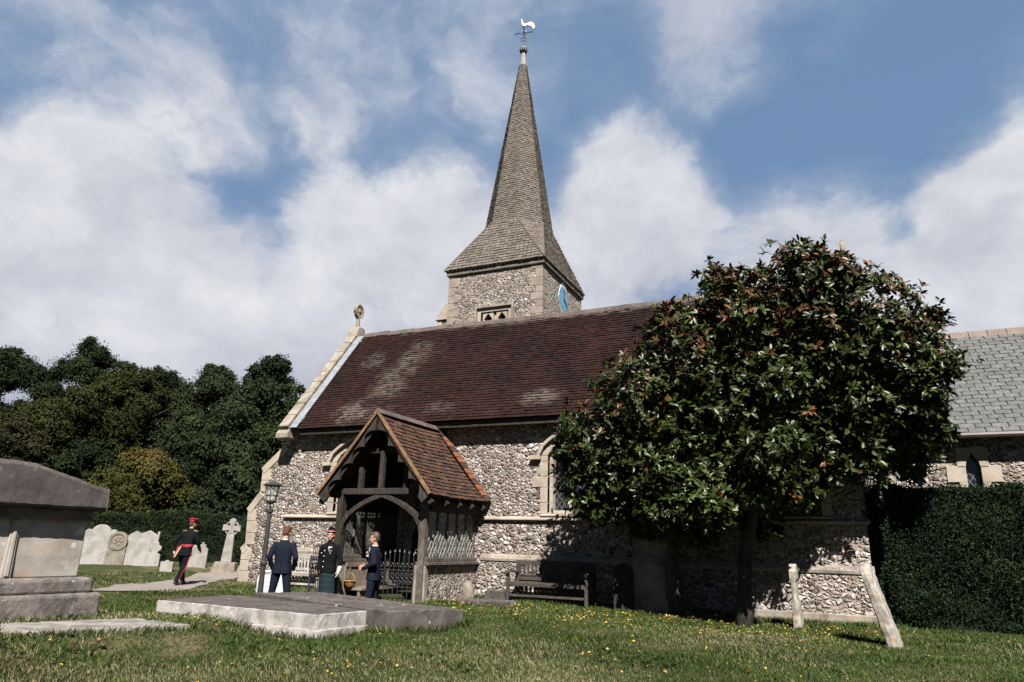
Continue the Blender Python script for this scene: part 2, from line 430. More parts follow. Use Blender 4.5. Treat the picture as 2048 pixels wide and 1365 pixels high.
def m_glass(name, col, rough=.12, alpha=1.0, lattice=None, lead=(.10, .10, .11)):
    mt, t = new_mat(name)
    n = t.noise(t.co, 7, 3); c = t.vmath('SCALE', col, scale=t.mr(n, .3, .7, .4, 1.6))
    if lattice:
        sp = t.add('ShaderNodeSeparateXYZ', {0: t.co}).outputs
        u = t.math('MULTIPLY', t.math('ADD', sp[0], sp[1]), 1/lattice); v = t.math('MULTIPLY', sp[2], .68/lattice)
        l1 = t.math('PINGPONG', t.math('ADD', u, v), .5); l2 = t.math('PINGPONG', t.math('SUBTRACT', u, v), .5)
        ln = t.mr(t.math('MINIMUM', l1, l2), .05, .09, 1, 0)
        c = t.mix(ln, c, lead); t.put(t.b.inputs['Roughness'], t.mr(ln, 0, 1, rough, .6))
        finish(t, c, None, n, .3, .01, .5)
    else: finish(t, c, rough, n, .2, .01, .5)
    if alpha < 1: t.b.inputs['Alpha'].default_value = alpha
    return mt
GLASSD = m_glass('leaded_dark_glass', (.012, .014, .02), .1, 1, .13, (.07, .07, .08))
PORCHG = m_glass('old_green_glass', (.075, .085, .072), .25, .72)
LEADC = m_plain('lead_cames', (.34, .34, .33), .6, .4, .15)
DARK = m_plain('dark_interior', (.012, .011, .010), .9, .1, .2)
BLUE = m_plain('blue_enamel', (.115, .275, .40), .5, .4, .12)
WHITE = m_plain('white_paint', (.50, .50, .49), .5, .4, .1)
GOLD = m_plain('gilt', (.30, .25, .20), .5, .5, .25)

# ------------------------------------------------------------------ the church
church = empty('church', (-7.0, 16.0, .4), 'flint church with brown tiled nave, timber porch and shingled spire on its tower', 'church')
def flat_arch(cx, zs, w, h, n=10, k=.42):
    out = []
    for i in range(n+1):
        x = -1+2*i/n
        out.append((cx+x*w, zs+h*((1-abs(x))*k+math.sqrt(max(0, 1-x*x))*(1-k))))
    return out
def ogee(cx, zs, w, h, n=12):
    out = []
    for i in range(n+1):
        x = -1+2*i/n; a = 1-abs(x)
        z = .62*math.sqrt(max(0, 1-min(1, abs(x)*1.0)**2))*(1-.30*a**1.2)+.42*a**3.2+.0
        out.append((cx+x*w, zs+h*z))
    return out
def wall_open(mb, x0, x1, z0, z1, y0, y1, ops):
    """wall in the XZ plane with arched openings; ops = list of (curve, sill)"""
    x = x0
    for curve, sill in sorted(ops, key=lambda o: o[0][0][0]):
        a, b = curve[0][0], curve[-1][0]
        mb.box(x, a, y0, y1, z0, z1)
        if sill > z0: mb.box(a, b, y0, y1, z0, sill)
        for i in range(len(curve)-1):
            p, q = curve[i], curve[i+1]
            mb.prism([p, q, (q[0], z1), (p[0], z1)], XZ, y0, y1)
        x = b
    mb.box(x, x1, y0, y1, z0, z1)
WX0, WX1 = -14.4, .38
wins = [(-11.98, .78, 3.70, .50, 2.34), (-5.62, .80, 3.72, .50, 2.34), (-1.22, .80, 3.70, .50, 2.34)]
mb = MB()
wall_open(mb, WX0, WX1, 2.22, 4.78, 16.0, 16.6, [(flat_arch(c, zs, w, h), si) for c, w, zs, h, si in wins])
mb.box(WX0, WX1, 15.95, 16.6, 1.34, 2.22); mb.box(WX0, WX1, 15.87, 16.6, -.4, 1.34)
mb.prism([(16.6, -.4), (20.8, -.4), (20.8, 4.7), (18.4, 8.05), (16.6, 5.75)], YZ, WX0, WX0+.35)
mb.prism([(16.6, -.4), (20.8, -.4), (20.8, 4.7), (18.4, 8.05), (16.6, 5.75)], YZ, WX1-.35, WX1)
mb.prism([(16.0, 4.78), (16.6, 4.78), (16.6, 5.75)], YZ, WX0, WX0+.35); mb.prism([(16.0, 4.78), (16.6, 4.78), (16.6, 5.75)], YZ, WX1-.35, WX1)
mb.box(WX0+.35, WX1-.35, 20.4, 20.8, -.4, 4.7)
mb.build('nave_wall', FLINT, church)
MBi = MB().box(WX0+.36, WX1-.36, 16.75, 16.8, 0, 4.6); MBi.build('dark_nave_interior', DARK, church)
# strings
mb = MB()
def string_run(mb, x0, x1, za, zb, y, d):
    mb.prism([(y, za), (y-d, za+.02), (y-d, zb-.05), (y-.012, zb), (y, zb)], YZ, x0, x1)
x = WX0; mb2 = MB()
rg = random.Random(4)
while x < WX1+.02:
    L_ = rg.uniform(.8, 1.3); b = min(x+L_, WX1+.06)
    if x < -10.75: string_run(mb, x+.003, min(b, -10.7)-.003, 2.17, 2.275, 15.995, .13)
    elif b > -8.15: string_run(mb2, max(x, -8.12)+.003, b-.003, 2.17, 2.275, 15.995, .13)
    x = b
for q in (mb, mb2): q.build('string_course', STONE, church, bevel=.008)
mb = MB(); mb2 = MB(); x = WX0
while x < WX1+.02:
    L_ = rg.uniform(.8, 1.5); b = min(x+L_, WX1+.05)
    pq = [(15.94, 1.235), (15.845, 1.235), (15.835, 1.30), (15.945, 1.40)]
    if x < -10.75: mb.prism(pq, YZ, x+.003, min(b, -10.7)-.003)
    elif b > -8.1: mb2.prism(pq, YZ, max(x, -8.1)+.003, b-.003)
    x = b
for q in (mb, mb2): q.build('plinth_course', STONE_W, church, bevel=.008)
MB().box(WX0, -10.8, 15.78, 15.9, -.2, .52).build('footing', STONE_W, church, bevel=.02); MB().box(-8.1, WX1+.08, 15.76, 15.9, -.2, .50).build('footing', STONE_W, church, bevel=.02)
# corner buttress of the west end
bp = [(-14.35, -.3), (-15.86, -.3), (-15.84, 1.34), (-15.74, 1.40), (-15.80, 2.41), (-15.42, 2.86), (-15.42, 3.58), (-14.66, 4.20), (-14.66, 4.55), (-14.35, 4.55)]
mb = MB().prism(bp, XZ, 15.985, 16.85)
cb = mb.build('buttress', FLINT, church)
mb = MB()
def quoin(x0, z0, x1, z1, w=.26):
    """stones stepping along a leaning edge"""
    n = max(1, round(abs(z1-z0)/.3)); 
    for i in range(n):
        a, b = i/n, (i+1)/n; ww = w*(1.08 if i % 2 else .92)
        xa, xb = x0+(x1-x0)*a, x0+(x1-x0)*b; za, zb = z0+(z1-z0)*a, z0+(z1-z0)*b
        mb.prism([(xa-.01, za+.004), (xb-.01, zb-.004), (xb+ww, zb-.004), (xa+ww, za+.004)], XZ, 15.968, 16.4)
quoin(-15.86, .1, -15.84, 1.3, .34); quoin(-15.74, 1.42, -15.80, 2.41, .34); quoin(-15.42, 2.9, -15.42, 3.56, .3); quoin(-14.67, 4.22, -14.67, 4.55, .2)
for a, b in (((-15.83, 2.40), (-15.40, 2.90)), ((-15.46, 3.56), (-14.64, 4.24)), ((-15.90, 1.30), (-15.72, 1.44))):
    dx, dz = b[0]-a[0], b[1]-a[1]; L_ = math.hypot(dx, dz); nx, nz = -dz/L_*.03, dx/L_*.03
    k = 3
    for i in range(k):
        p = (a[0]+dx*i/k, a[1]+dz*i/k); q = (a[0]+dx*(i+.996)/k, a[1]+dz*(i+.996)/k)
        mb.prism([(p[0]+nx, p[1]+nz), (q[0]+nx, q[1]+nz), (q[0]-nx*6, q[1]-nz*6), (p[0]-nx*6, p[1]-nz*6)], XZ, 15.955, 16.88)
mb.build('dressing', STONE, cb, bevel=.012)
# middle buttress behind the magnolia
mb = MB().prism([(15.9, -.2), (15.1, -.2), (15.1, 1.28), (15.32, 1.50), (15.32, 1.95), (15.9, 2.25)], YZ, -4.15, -3.45)
mb.box(-4.2, -3.4, 15.04, 15.9, -.2, .62); mb.build('buttress', STONE_W, church, bevel=.03)

# windows
def nave_window(c, w, zs, h, si):
    op = flat_arch(c, zs, w, h, 14)
    mb = MB()
    out = flat_arch(c, zs, w+.17, h+.17, 14)
    mb.band(op, out, XZ, 15.975, 16.3)
    ins = flat_arch(c, zs, w-.09, h-.09, 14); mb.band(ins, op, XZ, 16.10, 16.3)
    for sgn in (-1, 1):
        z = si; k = 0
        while z < zs-.02:
            z2 = min(z+(.36 if k % 2 else .26), zs)
            ww = .40 if k % 3 == 2 else .19
            a, b = sorted((c+sgn*(w-.0), c+sgn*(w+ww))); mb.box(a, b, 15.975, 16.3, z+.003, z2-.003)
            a, b = sorted((c+sgn*(w-.09), c+sgn*w)); mb.box(a, b, 16.10, 16.3, z, z2)
            z = z2; k += 1
    mb.prism([(16.3, si-.06), (15.9, si-.06), (15.9, si-.02), (16.3, si+.10)], YZ, c-w-.16, c+w+.16)
    o = mb.build('window', STONE, church, bevel=.012)
    mb = MB(); hi = flat_arch(c, zs, w+.175, h+.175, 18); ho = flat_arch(c, zs, w+.27, h+.27, 18)
    mb.band(hi, ho, XZ, 15.87, 16.02)
    for sgn in (-1, 1): mb.box(c+sgn*(w+.30)-.13, c+sgn*(w+.30)+.13, 15.87, 16.02, zs-.10, zs+.005)
    mb.build('hood_mould', STONE, o, bevel=.01)
    mb = MB()
    for i in (-1, 1): mb.box(c+i*w/3-.05, c+i*w/3+.05, 16.17, 16.29, si+.02, zs+.22)
    for i in (-1, 0, 1):
        cx = c+i*w*2/3; ww = w/3-.05
        a1 = flat_arch(cx, zs-.02, ww, .24, 8, .6); a2 = flat_arch(cx, zs-.02, ww+.05, .31, 8, .6)
        mb.band(a1, a2, XZ, 16.175, 16.285)
    for i in (-.5, .5):
        cx = c+i*w*2/3
        mb.band(arc(cx, zs+.27, .11, 0, 360, 12), arc(cx, zs+.27, .16, 0, 360, 12), XZ, 16.18, 16.28)
    mb.build('tracery', STONE, o, bevel=.008)
    MB().prism([(c-w, si)]+op+[(c+w, si)], XZ, 16.31, 16.33).build('pane', GLASSD, o)
for a in wins: nave_window(*a)

# nave roof
mb = MB(); courses(mb, (-13.96, 15.58, 4.62), (.22, 15.58, 4.62), (-13.96, 18.38, 8.20), (.22, 18.38, 8.20), 42, .17, .027, .007, seed=3, jg=.012, dvk=.35, curve=lambda u, v: Vector((0, -.02, .022))*(math.sin(u*9.3)*.6+math.sin(u*3.7+v*4)*.9)*min(1, 3*v)*min(1, 4*(1-v))-Vector((0, 0, .05))*math.sin(math.pi*u)*v)
mb.add([(-13.96, 18.42, 8.20), (.22, 18.42, 8.20), (.22, 21.2, 4.6), (-13.96, 21.2, 4.6)], [(3, 2, 1, 0)])
roof = mb.build('nave_roof', NAVE, church)
mb = MB(); x = -13.95; rg = random.Random(8)
while x < .2:
    b = min(x+.46, .22); dz = rg.uniform(-.012, .012)-.05*math.sin(math.pi*(x+13.96)/14.2)
    mb.prism([(18.27, 8.10+dz), (18.34, 8.24+dz), (18.40, 8.275+dz), (18.46, 8.24+dz), (18.53, 8.10+dz)], YZ, x+.004, b-.004); x = b
mb.build('ridge_tile_row', RIDGE, roof, bevel=.012)
MB().box(-13.9, .2, 15.70, 15.98, 4.50, 4.56).box(-13.9, .2, 15.66, 15.70, 4.46, 4.62).build('eaves_board', OAK, church)
# west coping with kneeler, lead flashing
mb = MB()
sl = Vector((0, 2.82, 3.60)).normalized(); up = Vector((0, -sl.z, sl.y))
p0 = Vector((-14.36, 15.52, 4.62)); L_ = 4.52; k = 9
for i in range(k):
    a = p0+sl*(L_*i/k+.006); b = p0+sl*(L_*(i+1)/k-.006)
    mb.bar(a+up*.05, b+up*.05, .33, .15, up)
mb.prism([(15.42, 4.36), (15.95, 4.36), (15.95, 4.9), (15.62, 4.74), (15.42, 4.5)], YZ, -14.58, -14.15)
mb.build('gable_coping', STONE_W, church, bevel=.02)
mb = MB().bar(Vector((-14.03, 15.52, 4.62))+up*.045, Vector((-14.03, 15.52, 4.62))+sl*4.4+up*.045, .24, .03, up); mb.build('lead_flashing', LEAD, church)
mb = MB(); p0 = Vector((.36, 15.58, 4.62))
for i in range(k):
    mb.bar(p0+sl*(L_*i/k+.006)+up*.05, p0+sl*(L_*(i+1)/k-.006)+up*.05, .34, .16, up)
mb.build('gable_coping', STONE_W, church, bevel=.02)
def gable_cross(x, z, rr, side):
    mb = MB().prism([(18.12, z-.35), (18.68, z-.35), (18.58, z-.05), (18.54, z+.03), (18.26, z+.03), (18.22, z-.05)], YZ, x-.19, x+.19)
    mb.tube([(x, 18.4, z), (x, 18.4, z+.42)], [.075, .06], 8)
    cz = z+.42+rr
    fn = (lambda u, v, d_: (x+d_, 18.4+u, v))
    mb.band(arc(0, cz, rr*.70, 0, 360, 20, 1.25), arc(0, cz, rr, 0, 360, 20, 1.25), fn, -.06, .06, closed=False)
    for a in range(0, 360, 45):
        q = Vector((x, 18.4+math.cos(rad(a))*rr*(1.12 if a % 90 == 0 else .7), cz+math.sin(rad(a))*1.25*rr*(1.12 if a % 90 == 0 else .7)))
        mb.bar((x, 18.4, cz), q, .10, .075 if a % 90 == 0 else .05, (1, 0, 0))
    mb.ellip((x, 18.4, cz), .07, .09, .09)
    return mb.build('gable_cross', STONE_W, church, bevel=.01)
gable_cross(-14.36, 8.46, .21, 0); gable_cross(.58, 8.30, .22, 1)

# north aisle, low and behind
mb = MB().box(-14.4, .38, 21.0, 24.9, -.4, 3.6); mb.build('north_aisle_wall', FLINT, church)
mb = MB().add([(-14.5, 20.9, 4.62), (.4, 20.9, 4.62), (.4, 25.05, 3.65), (-14.5, 25.05, 3.65)], [(3, 2, 1, 0)]).box(-14.5, .4, 20.95, 25, 3.58, 3.62)
mb.build('north_aisle_roof', NAVE, church)

# chancel
og = ogee(2.555, 3.44, .135, .36)
mb = MB(); wall_open(mb, .38, 11, -.4, 4.3, 17.7, 18.2, [(og, 2.6)])
mb.box(10.6, 11, 18.2, 23.3, -.4, 4.3); mb.prism([(18.2, 4.3), (22.8, 4.3), (20.5, 6.9)], YZ, 10.6, 11)
chan = mb.build('chancel', FLINT, church)
mb = MB(); courses(mb, (.42, 17.42, 4.14), (11, 17.42, 4.14), (.42, 20.48, 7.09), (11, 20.48, 7.09), 27, .30, .010, .003, seed=6)
mb.add([(.42, 20.52, 7.08), (11, 20.52, 7.08), (11, 23.4, 4.2), (.42, 23.4, 4.2)], [(3, 2, 1, 0)])
mb.build('slate_roof', SLATE, chan)
mb = MB(); x = .45
while x < 11:
    mb.prism([(20.35, 6.97), (20.42, 7.13), (20.5, 7.18), (20.58, 7.13), (20.65, 6.97)], YZ, x+.004, x+.40); x += .405
mb.build('ridge_tile_row', RIDGE2, chan, bevel=.012)
mb = MB().tube([(.4, 17.36, 4.07), (11, 17.36, 4.07)], .065, 8).box(.4, 11, 17.44, 17.7, 4.06, 4.10); mb.build('gutter', m_plain('brown_gutter', (.055, .035, .033), .5), chan)
mb = MB(); oo = ogee(2.555, 3.44, .29, .46)
mb.band(og, [(c[0], max(c[1], 3.44)) for c in oo], XZ, 17.675, 17.95)
mb.prism([(2.555-.29, 3.44)]+[(2.555-.29, 3.86), (2.555+.29, 3.86)]+oo[::-1][0:0]+[(2.555+.29, 3.44)]+oo[::-1][1:-1], XZ, 17.68, 17.9)
for sgn in (-1, 1):
    for za, zb, ww in ((2.6, 3.13, .15), (3.135, 3.47, .36), (3.475, 3.6, .15)):
        a, b = sorted((2.555+sgn*.136, 2.555+sgn*(.136+ww))); mb.box(a, b, 17.675 if za != 3.475 else 17.685, 17.95, za, zb)
w_ = mb.build('window', STONE, chan, bevel=.006)
MB().prism([(2.42, 2.6)]+og+[(2.69, 2.6)], XZ, 17.86, 17.88).build('window_pane', GLASSD, chan)

# ------------------------------------------------------------------ tower and spire
TX0, TX1, TY0, TY1 = -14.84, -10.42, 25.1, 29.9
mb = MB(); wx0, wx1, wz0, wz1 = -13.2, -11.92, 9.3, 11.02
mb.box(TX0, wx0, TY0, TY0+.8, -.4, 13.0); mb.box(wx1, TX1, TY0, TY0+.8, -.4, 13.0); mb.box(wx0, wx1, TY0, TY0+.8, -.4, wz0); mb.box(wx0, wx1, TY0, TY0+.8, wz1, 13.0)
mb.box(TX0, TX0+.8, TY0+.8, TY1, -.4, 13.0); mb.box(TX1-.8, TX1, TY0+.8, TY1, -.4, 13.0); mb.box(TX0+.8, TX1-.8, TY1-.8, TY1, -.4, 13.0)
tower = mb.build('tower', FLINT, church)
rg = random.Random(2)
QM = m_stone('tower_quoins', (.25, .212, .182), (.17, .143, .122), (.36, .33, .295), 2.0, .4, .3)
for (cx, cy, sx_, sy_) in ((TX0, TY0, 1, 1), (TX1, TY0, -1, 1), (TX1, TY1, -1, -1)):
    mb = MB(); z = 7.0; k = 0
    while z < 12.98:
        z2 = min(z+rg.uniform(.28, .42), 13.0); a, b = (.52, .28) if k % 2 else (.30, .5)
        xs = sorted((cx-sx_*.018, cx+sx_*a)); ys = sorted((cy-sy_*.018, cy+sy_*b))
        mb.box(xs[0], xs[1], ys[0], ys[1], z+.004, z2-.004); z = z2; k += 1
    mb.build('quoin', QM, tower, bevel=.012)
mb = MB().box(TX0-.10, TX1+.10, TY0-.10, TY1+.10, 12.86, 13.06); mb.build('cornice', m_stone('cornice_stone', (.14, .123, .104), (.08, .07, .062), (.26, .24, .21), 2, .5, .3), tower, bevel=.03)
# stair turret on the left
mb = MB().box(-15.42, TX0+.02, 25.35, 26.9, -.4, 11.02); tt = mb.build('stair_turret', FLINT, tower)
mb = MB().prism([(-15.55, 10.98), (-14.86, 10.98), (-14.86, 11.85), (-15.0, 11.78)], XZ, 25.25, 27.0)
mb.box(-15.47, -15.25, 25.325, 25.6, 7, 10.97)
MBt = mb.build('dressing', STONE, tt, bevel=.02) if False else mb.build('turret_cap', STONE, tower, bevel=.02)
# belfry window
mb = MB(); c = (wx0+wx1)/2; Yf = TY0-.02
mb.box(wx0-.16, wx0, Yf, TY0+.3, wz0, wz1+.16).box(wx1, wx1+.16, Yf, TY0+.3, wz0, wz1+.16).box(wx0, wx1, Yf, TY0+.3, wz1, wz1+.16)
mb.box(c-.055, c+.055, TY0+.1, TY0+.28, wz0, wz1)
for i in (-1, 1):
    cx = c+i*(wx1-wx0)/4
    a1 = flat_arch(cx, wz1-.46, .25, .40, 10, .7); top = [(p[0], wz1) for p in a1]
    mb.band(a1, top, XZ, TY0+.03, TY0+.27)
    for s_ in (-1, 1):
        mb.prism([(cx+s_*.26, wz1-.50), (cx+s_*.12, wz1-.36), (cx+s_*.24, wz1-.28)], XZ, TY0+.05, TY0+.26)
        mb.box(*sorted((cx+s_*.235, cx+s_*.30)), TY0+.035, TY0+.27, wz0, wz1-.62)
bw = mb.build('belfry_window', STONE, tower, bevel=.008)
mb = MB().box(wx0-.26, wx1+.26, Yf-.1, TY0+.1, wz1+.165, wz1+.25).box(wx0-.26, wx0-.17, Yf-.1, TY0+.1, wz1-.5, wz1+.165).box(wx1+.17, wx1+.26, Yf-.1, TY0+.1, wz1-.5, wz1+.165)
mb.build('hood_mould', STONE_W, tower, bevel=.01)
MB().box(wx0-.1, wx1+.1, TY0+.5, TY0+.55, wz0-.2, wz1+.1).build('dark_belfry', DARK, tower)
# clock on the right face
cy, cz, X0 = 27.5, 12.08, TX1
fx = lambda u, v, d_: (X0+d_, u, v)
mb = MB().prism([(cy, cz-.90), (cy+.34, cz-.56), (cy+.62, cz), (cy+.34, cz+.56), (cy, cz+.90), (cy-.34, cz+.56), (cy-.62, cz), (cy-.34, cz-.56)], fx, -.05, .02)
mb.prism([(cy+.56*math.cos(rad(a)), cz+.56*math.sin(rad(a))) for a in range(0, 360, 10)], fx, .02, .035, mi=1)
mb.band(arc(cy, cz, .36, 0, 360, 36), arc(cy, cz, .385, 0, 360, 36), fx, .035, .040, mi=2)
for h in range(12):
    a = rad(h*30); p = Vector((X0+.038, cy+math.sin(a)*.45, cz+math.cos(a)*.45)); q = Vector((X0+.038, cy+math.sin(a)*.53, cz+math.cos(a)*.53))
    mb.bar(p, q, .035, .012, (1, 0, 0), mi=2)
clock = mb.build('clock', [WHITE, BLUE, m_plain('clock_numerals', (.10, .20, .28), .5)], tower)
mb = MB().bar((X0+.055, cy, cz-.08), (X0+.055, cy+.03, cz+.48), .05, .015, (1, 0, 0)).bar((X0+.07, cy-.06, cz+.03), (X0+.07, cy+.36, cz-.22), .06, .015, (1, 0, 0))
mb.ellip((X0+.06, cy, cz), .02, .05, .05)
mb.build('clock_hand_pair', IRON, tower)
# spire: skirt from the square eaves to an octagon, then the tall octagon
SX, SY = -12.65, 27.5
EX, EY, EZ = 2.36, 2.58, 13.10
OZ, Ri = 15.62, 1.46
def octo(r, z, sy=1.05):
    t = math.tan(rad(22.5)); s_ = r*t
    pts = [(-s_, -r), (s_, -r), (r, -s_), (r, s_), (s_, r), (-s_, r), (-r, s_), (-r, -s_)]
    return [Vector((SX+a, SY+b*sy, z)) for a, b in pts]
O = octo(Ri, OZ)
E_ = [Vector((SX-EX, SY-EY, EZ)), Vector((SX+EX, SY-EY, EZ)), Vector((SX+EX, SY+EY, EZ)), Vector((SX-EX, SY+EY, EZ))]
mb = MB()
n = 17
courses(mb, E_[0], E_[1], O[0], O[1], n, .2, .036, .010, seed=11)
courses(mb, E_[1], E_[2], O[2], O[3], n, .2, .036, .010, seed=12)
courses(mb, E_[2], E_[3], O[4], O[5], n, .2, .022, .008, seed=13)
courses(mb, E_[3], E_[0], O[6], O[7], n, .2, .022, .008, seed=14)
for i, (a, b, e) in enumerate(((O[1], O[2], E_[1]), (O[3], O[4], E_[2]), (O[5], O[6], E_[3]), (O[7], O[0], E_[0]))):
    d_ = (e-a*.5-b*.5)*.02
    courses(mb, e+Vector((.004, 0, 0)), e+Vector((.004, .004, 0)), a, b, n, .2, .024, .008, seed=20+i)
mb.box(SX-EX+.03, SX+EX-.03, SY-EY+.03, SY+EY-.03, EZ-.05, EZ-.01)
TZ, Rt = 24.85, .16
T = octo(Rt, TZ); B = octo(Ri*1.0, OZ)
for i in range(8):
    courses(mb, B[i], B[(i+1) % 8], T[i], T[(i+1) % 8], 84, .17, .034, .010, seed=30+i)
spire = mb.build('spire', SHINGLE, tower)
mb = MB().lathe([(.19, 24.75), (.17, 24.9), (.12, 25.35), (.10, 25.62)], (SX, SY, 0), 8)
mb.build('spire_cap', m_plain('pale_lead', (.22, .205, .20), .6), tower)
mb = MB()
for zx in (E_[1], E_[0]):
    pass
for (e, o1) in ((E_[1], O[1]), (E_[0], O[0]), (E_[1], O[2])):
    mb.bar(e+Vector((0, 0, .03)), o1+Vector((0, 0, .03)), .07, .035)
mb.build('hip_shingle_row', m_plain('hip_shingle', (.085, .066, .05), .85), tower)

# weathervane
wv = empty('weathervane', (SX, SY, 25.62), 'pale cockerel weathervane on a dark iron rod at the spire tip', 'weathervane')
mb = MB().lathe([(.05, 25.60), (.10, 25.66), (.12, 25.72), (.05, 25.98)], (SX, SY, 0), 12)
for k in range(8):
    a = rad(k*45+22); p = Vector((SX+math.cos(a)*.14, SY+math.sin(a)*.14, 25.75)); mb.ellip(p, .07, .07, .15, 8, 6)
mb.build('crown_ornament', m_plain('dark_lead', (.035, .04, .045), .5), wv, smooth=True)
MB().lathe([(.17, 25.86), (.16, 25.91), (.05, 25.99)], (SX, SY, 0), 12).build('ornament_cap', LEAD, wv)
mb = MB().tube([(SX, SY, 25.9), (SX, SY, 27.15)], .025, 8)
for z in (26.15, 26.35, 26.55): mb.ellip((SX, SY, z), .05, .05, .05, 8, 6)
ax = Vector((.93, .37, 0)); ay = Vector((-.37, .93, 0))
for z in (26.3, 26.48):
    for s_ in (-1, 1): mb.tube([Vector((SX, SY, z)), Vector((SX, SY, z+.03))+ax*.12*s_, Vector((SX, SY, z-.05))+ax*.16*s_], .016, 6)
mb.build('rod', IRON, wv)
mb = MB(); cc = Vector((SX, SY, 26.83))
for a in (ax*.42+Vector((0, 0, .06)), ay*.42):
    mb.tube([cc-a, cc+a], .022, 6); mb.ellip(cc-a, .05, .05, .05, 8, 6); mb.ellip(cc+a, .05, .05, .05, 8, 6)
rr = [cc+ax*.14*math.cos(rad(t))+Vector((0, 0, .14*math.sin(rad(t)))) for t in range(0, 361, 30)]; mb.tube(rr, .02, 6, cap=False)
mb.build('compass_arms', IRON, wv)
prof = [(-.20, .78), (-.165, .84), (-.11, .83), (-.085, .76), (-.06, .64), (.0, .55), (.10, .55), (.20, .60), (.30, .66), (.42, .64), (.54, .52), (.60, .36), (.57, .22), (.50, .16), (.44, .20), (.42, .30), (.32, .36), (.22, .40), (.16, .42), (.10, .36), (.0, .34), (-.08, .38), (-.14, .48), (-.165, .60), (-.175, .72), (-.225, .75)]
fc = lambda u, v, d_: Vector((SX, SY, 26.83))+ax*(u*.95)+Vector((0, 0, v*.96+.03))+ay*d_
MB().prism(prof, fc, -.04, .04).build('cockerel', GOLD, wv, bevel=.03)
# ------------------------------------------------------------------ the porch (part of the church)
PX0, PX1, PY = -10.62, -8.2, 13.5
porch = bpy.data.objects.new('porch', None); COL.objects.link(porch); porch.parent = church; porch.location = Vector((-9.4, 14.6, 0))-church.location; porch['label'] = 'timber framed porch with orange brown tiles and cusped bargeboards'
for a, b in ((PX1-.22, PX1), (PX0-.02, PX0+.2)): MB().box(a, b, PY+.12, 15.86, -.4, 1.14).build('plinth_wall', FLINT, porch)
for a, b in ((PX1-.26, PX1+.02), (PX0-.04, PX0+.22)): MB().box(a, b, PY-.02, PY+.125, -.4, 1.135).build('quoin', STONE_W, porch, bevel=.015)
for a, b in ((PX1-.25, PX1+.09), (PX0-.09, PX0+.25)): MB().box(a, b, PY-.0, 15.86, 1.14, 1.21).build('sill', OAKG, porch, bevel=.012)
for x_ in (PX1-.08, PX0+.08): MB().box(x_-.1, x_+.1, PY+.03, 15.85, 1.212, 1.30).build('sill_beam', OAKG, porch, bevel=.012)
AX, EHW, AZ, PEZ, VY = -9.44, 1.50, 4.46, 2.60, 13.08
for x_ in (PX1-.09, PX0+.09):
    mb = MB().bar((x_, PY+.02, .05), (x_, PY+.02, 2.62), .15, .17, (0, 1, 0)); mb.box(x_-.12, x_+.12, PY-.1, PY+.15, -.3, .22)
    mb.build('post', OAKG if x_ > -9 else OAK, porch, bevel=.012)
MB().box(PX0-.1, PX1+.1, PY-.07, PY+.12, 2.62, 2.76).build('tie_beam', OAKB, porch, bevel=.015)
for sgn in (-1, 1):
    xe = (PX1-.17) if sgn > 0 else (PX0+.17); xm = (PX0+PX1)/2
    pts_ = [(0, 1.45), (0, 1.72), (.05, 1.95), (.17, 2.13), (.36, 2.28), (.60, 2.41), (.86, 2.51), (1.0, 2.56)]; hw_ = abs(xe-xm)
    pin = [(xe-sgn*hw_*px_ if px_ else xe, pz_) for px_, pz_ in pts_]; pout = []
    for i, (x, z) in enumerate(pin):
        a_ = pin[max(i-1, 0)]; b_ = pin[min(i+1, len(pin)-1)]; dx, dz = b_[0]-a_[0], b_[1]-a_[1]; L_ = math.hypot(dx, dz)
        if i == len(pin)-1: pout.append((xm, z+.12)); continue
        pout.append((x+sgn*dz/L_*.11, z+abs(dx)/L_*.11))
    pin.insert(0, (xe, .3)); pout.insert(0, (xe+sgn*.10, .3))
    mb = MB().band(pin, pout, XZ, PY-.05, PY+.10); mb.build('arch_brace', OAKB, porch, bevel=.012)
for x_, zt in ((-10.03, 3.30), (-9.47, 3.62), (-8.80, 3.3)):
    MB().box(x_-.055, x_+.055, PY-.05, PY+.06, 2.762, zt).build('stud', OAKB if x_ != -8.8 else OAK, porch, bevel=.01)
MB().box(-10.0, -8.9, PY-.03, PY+.05, 3.55, 3.66).build('collar', OAK, porch, bevel=.01)
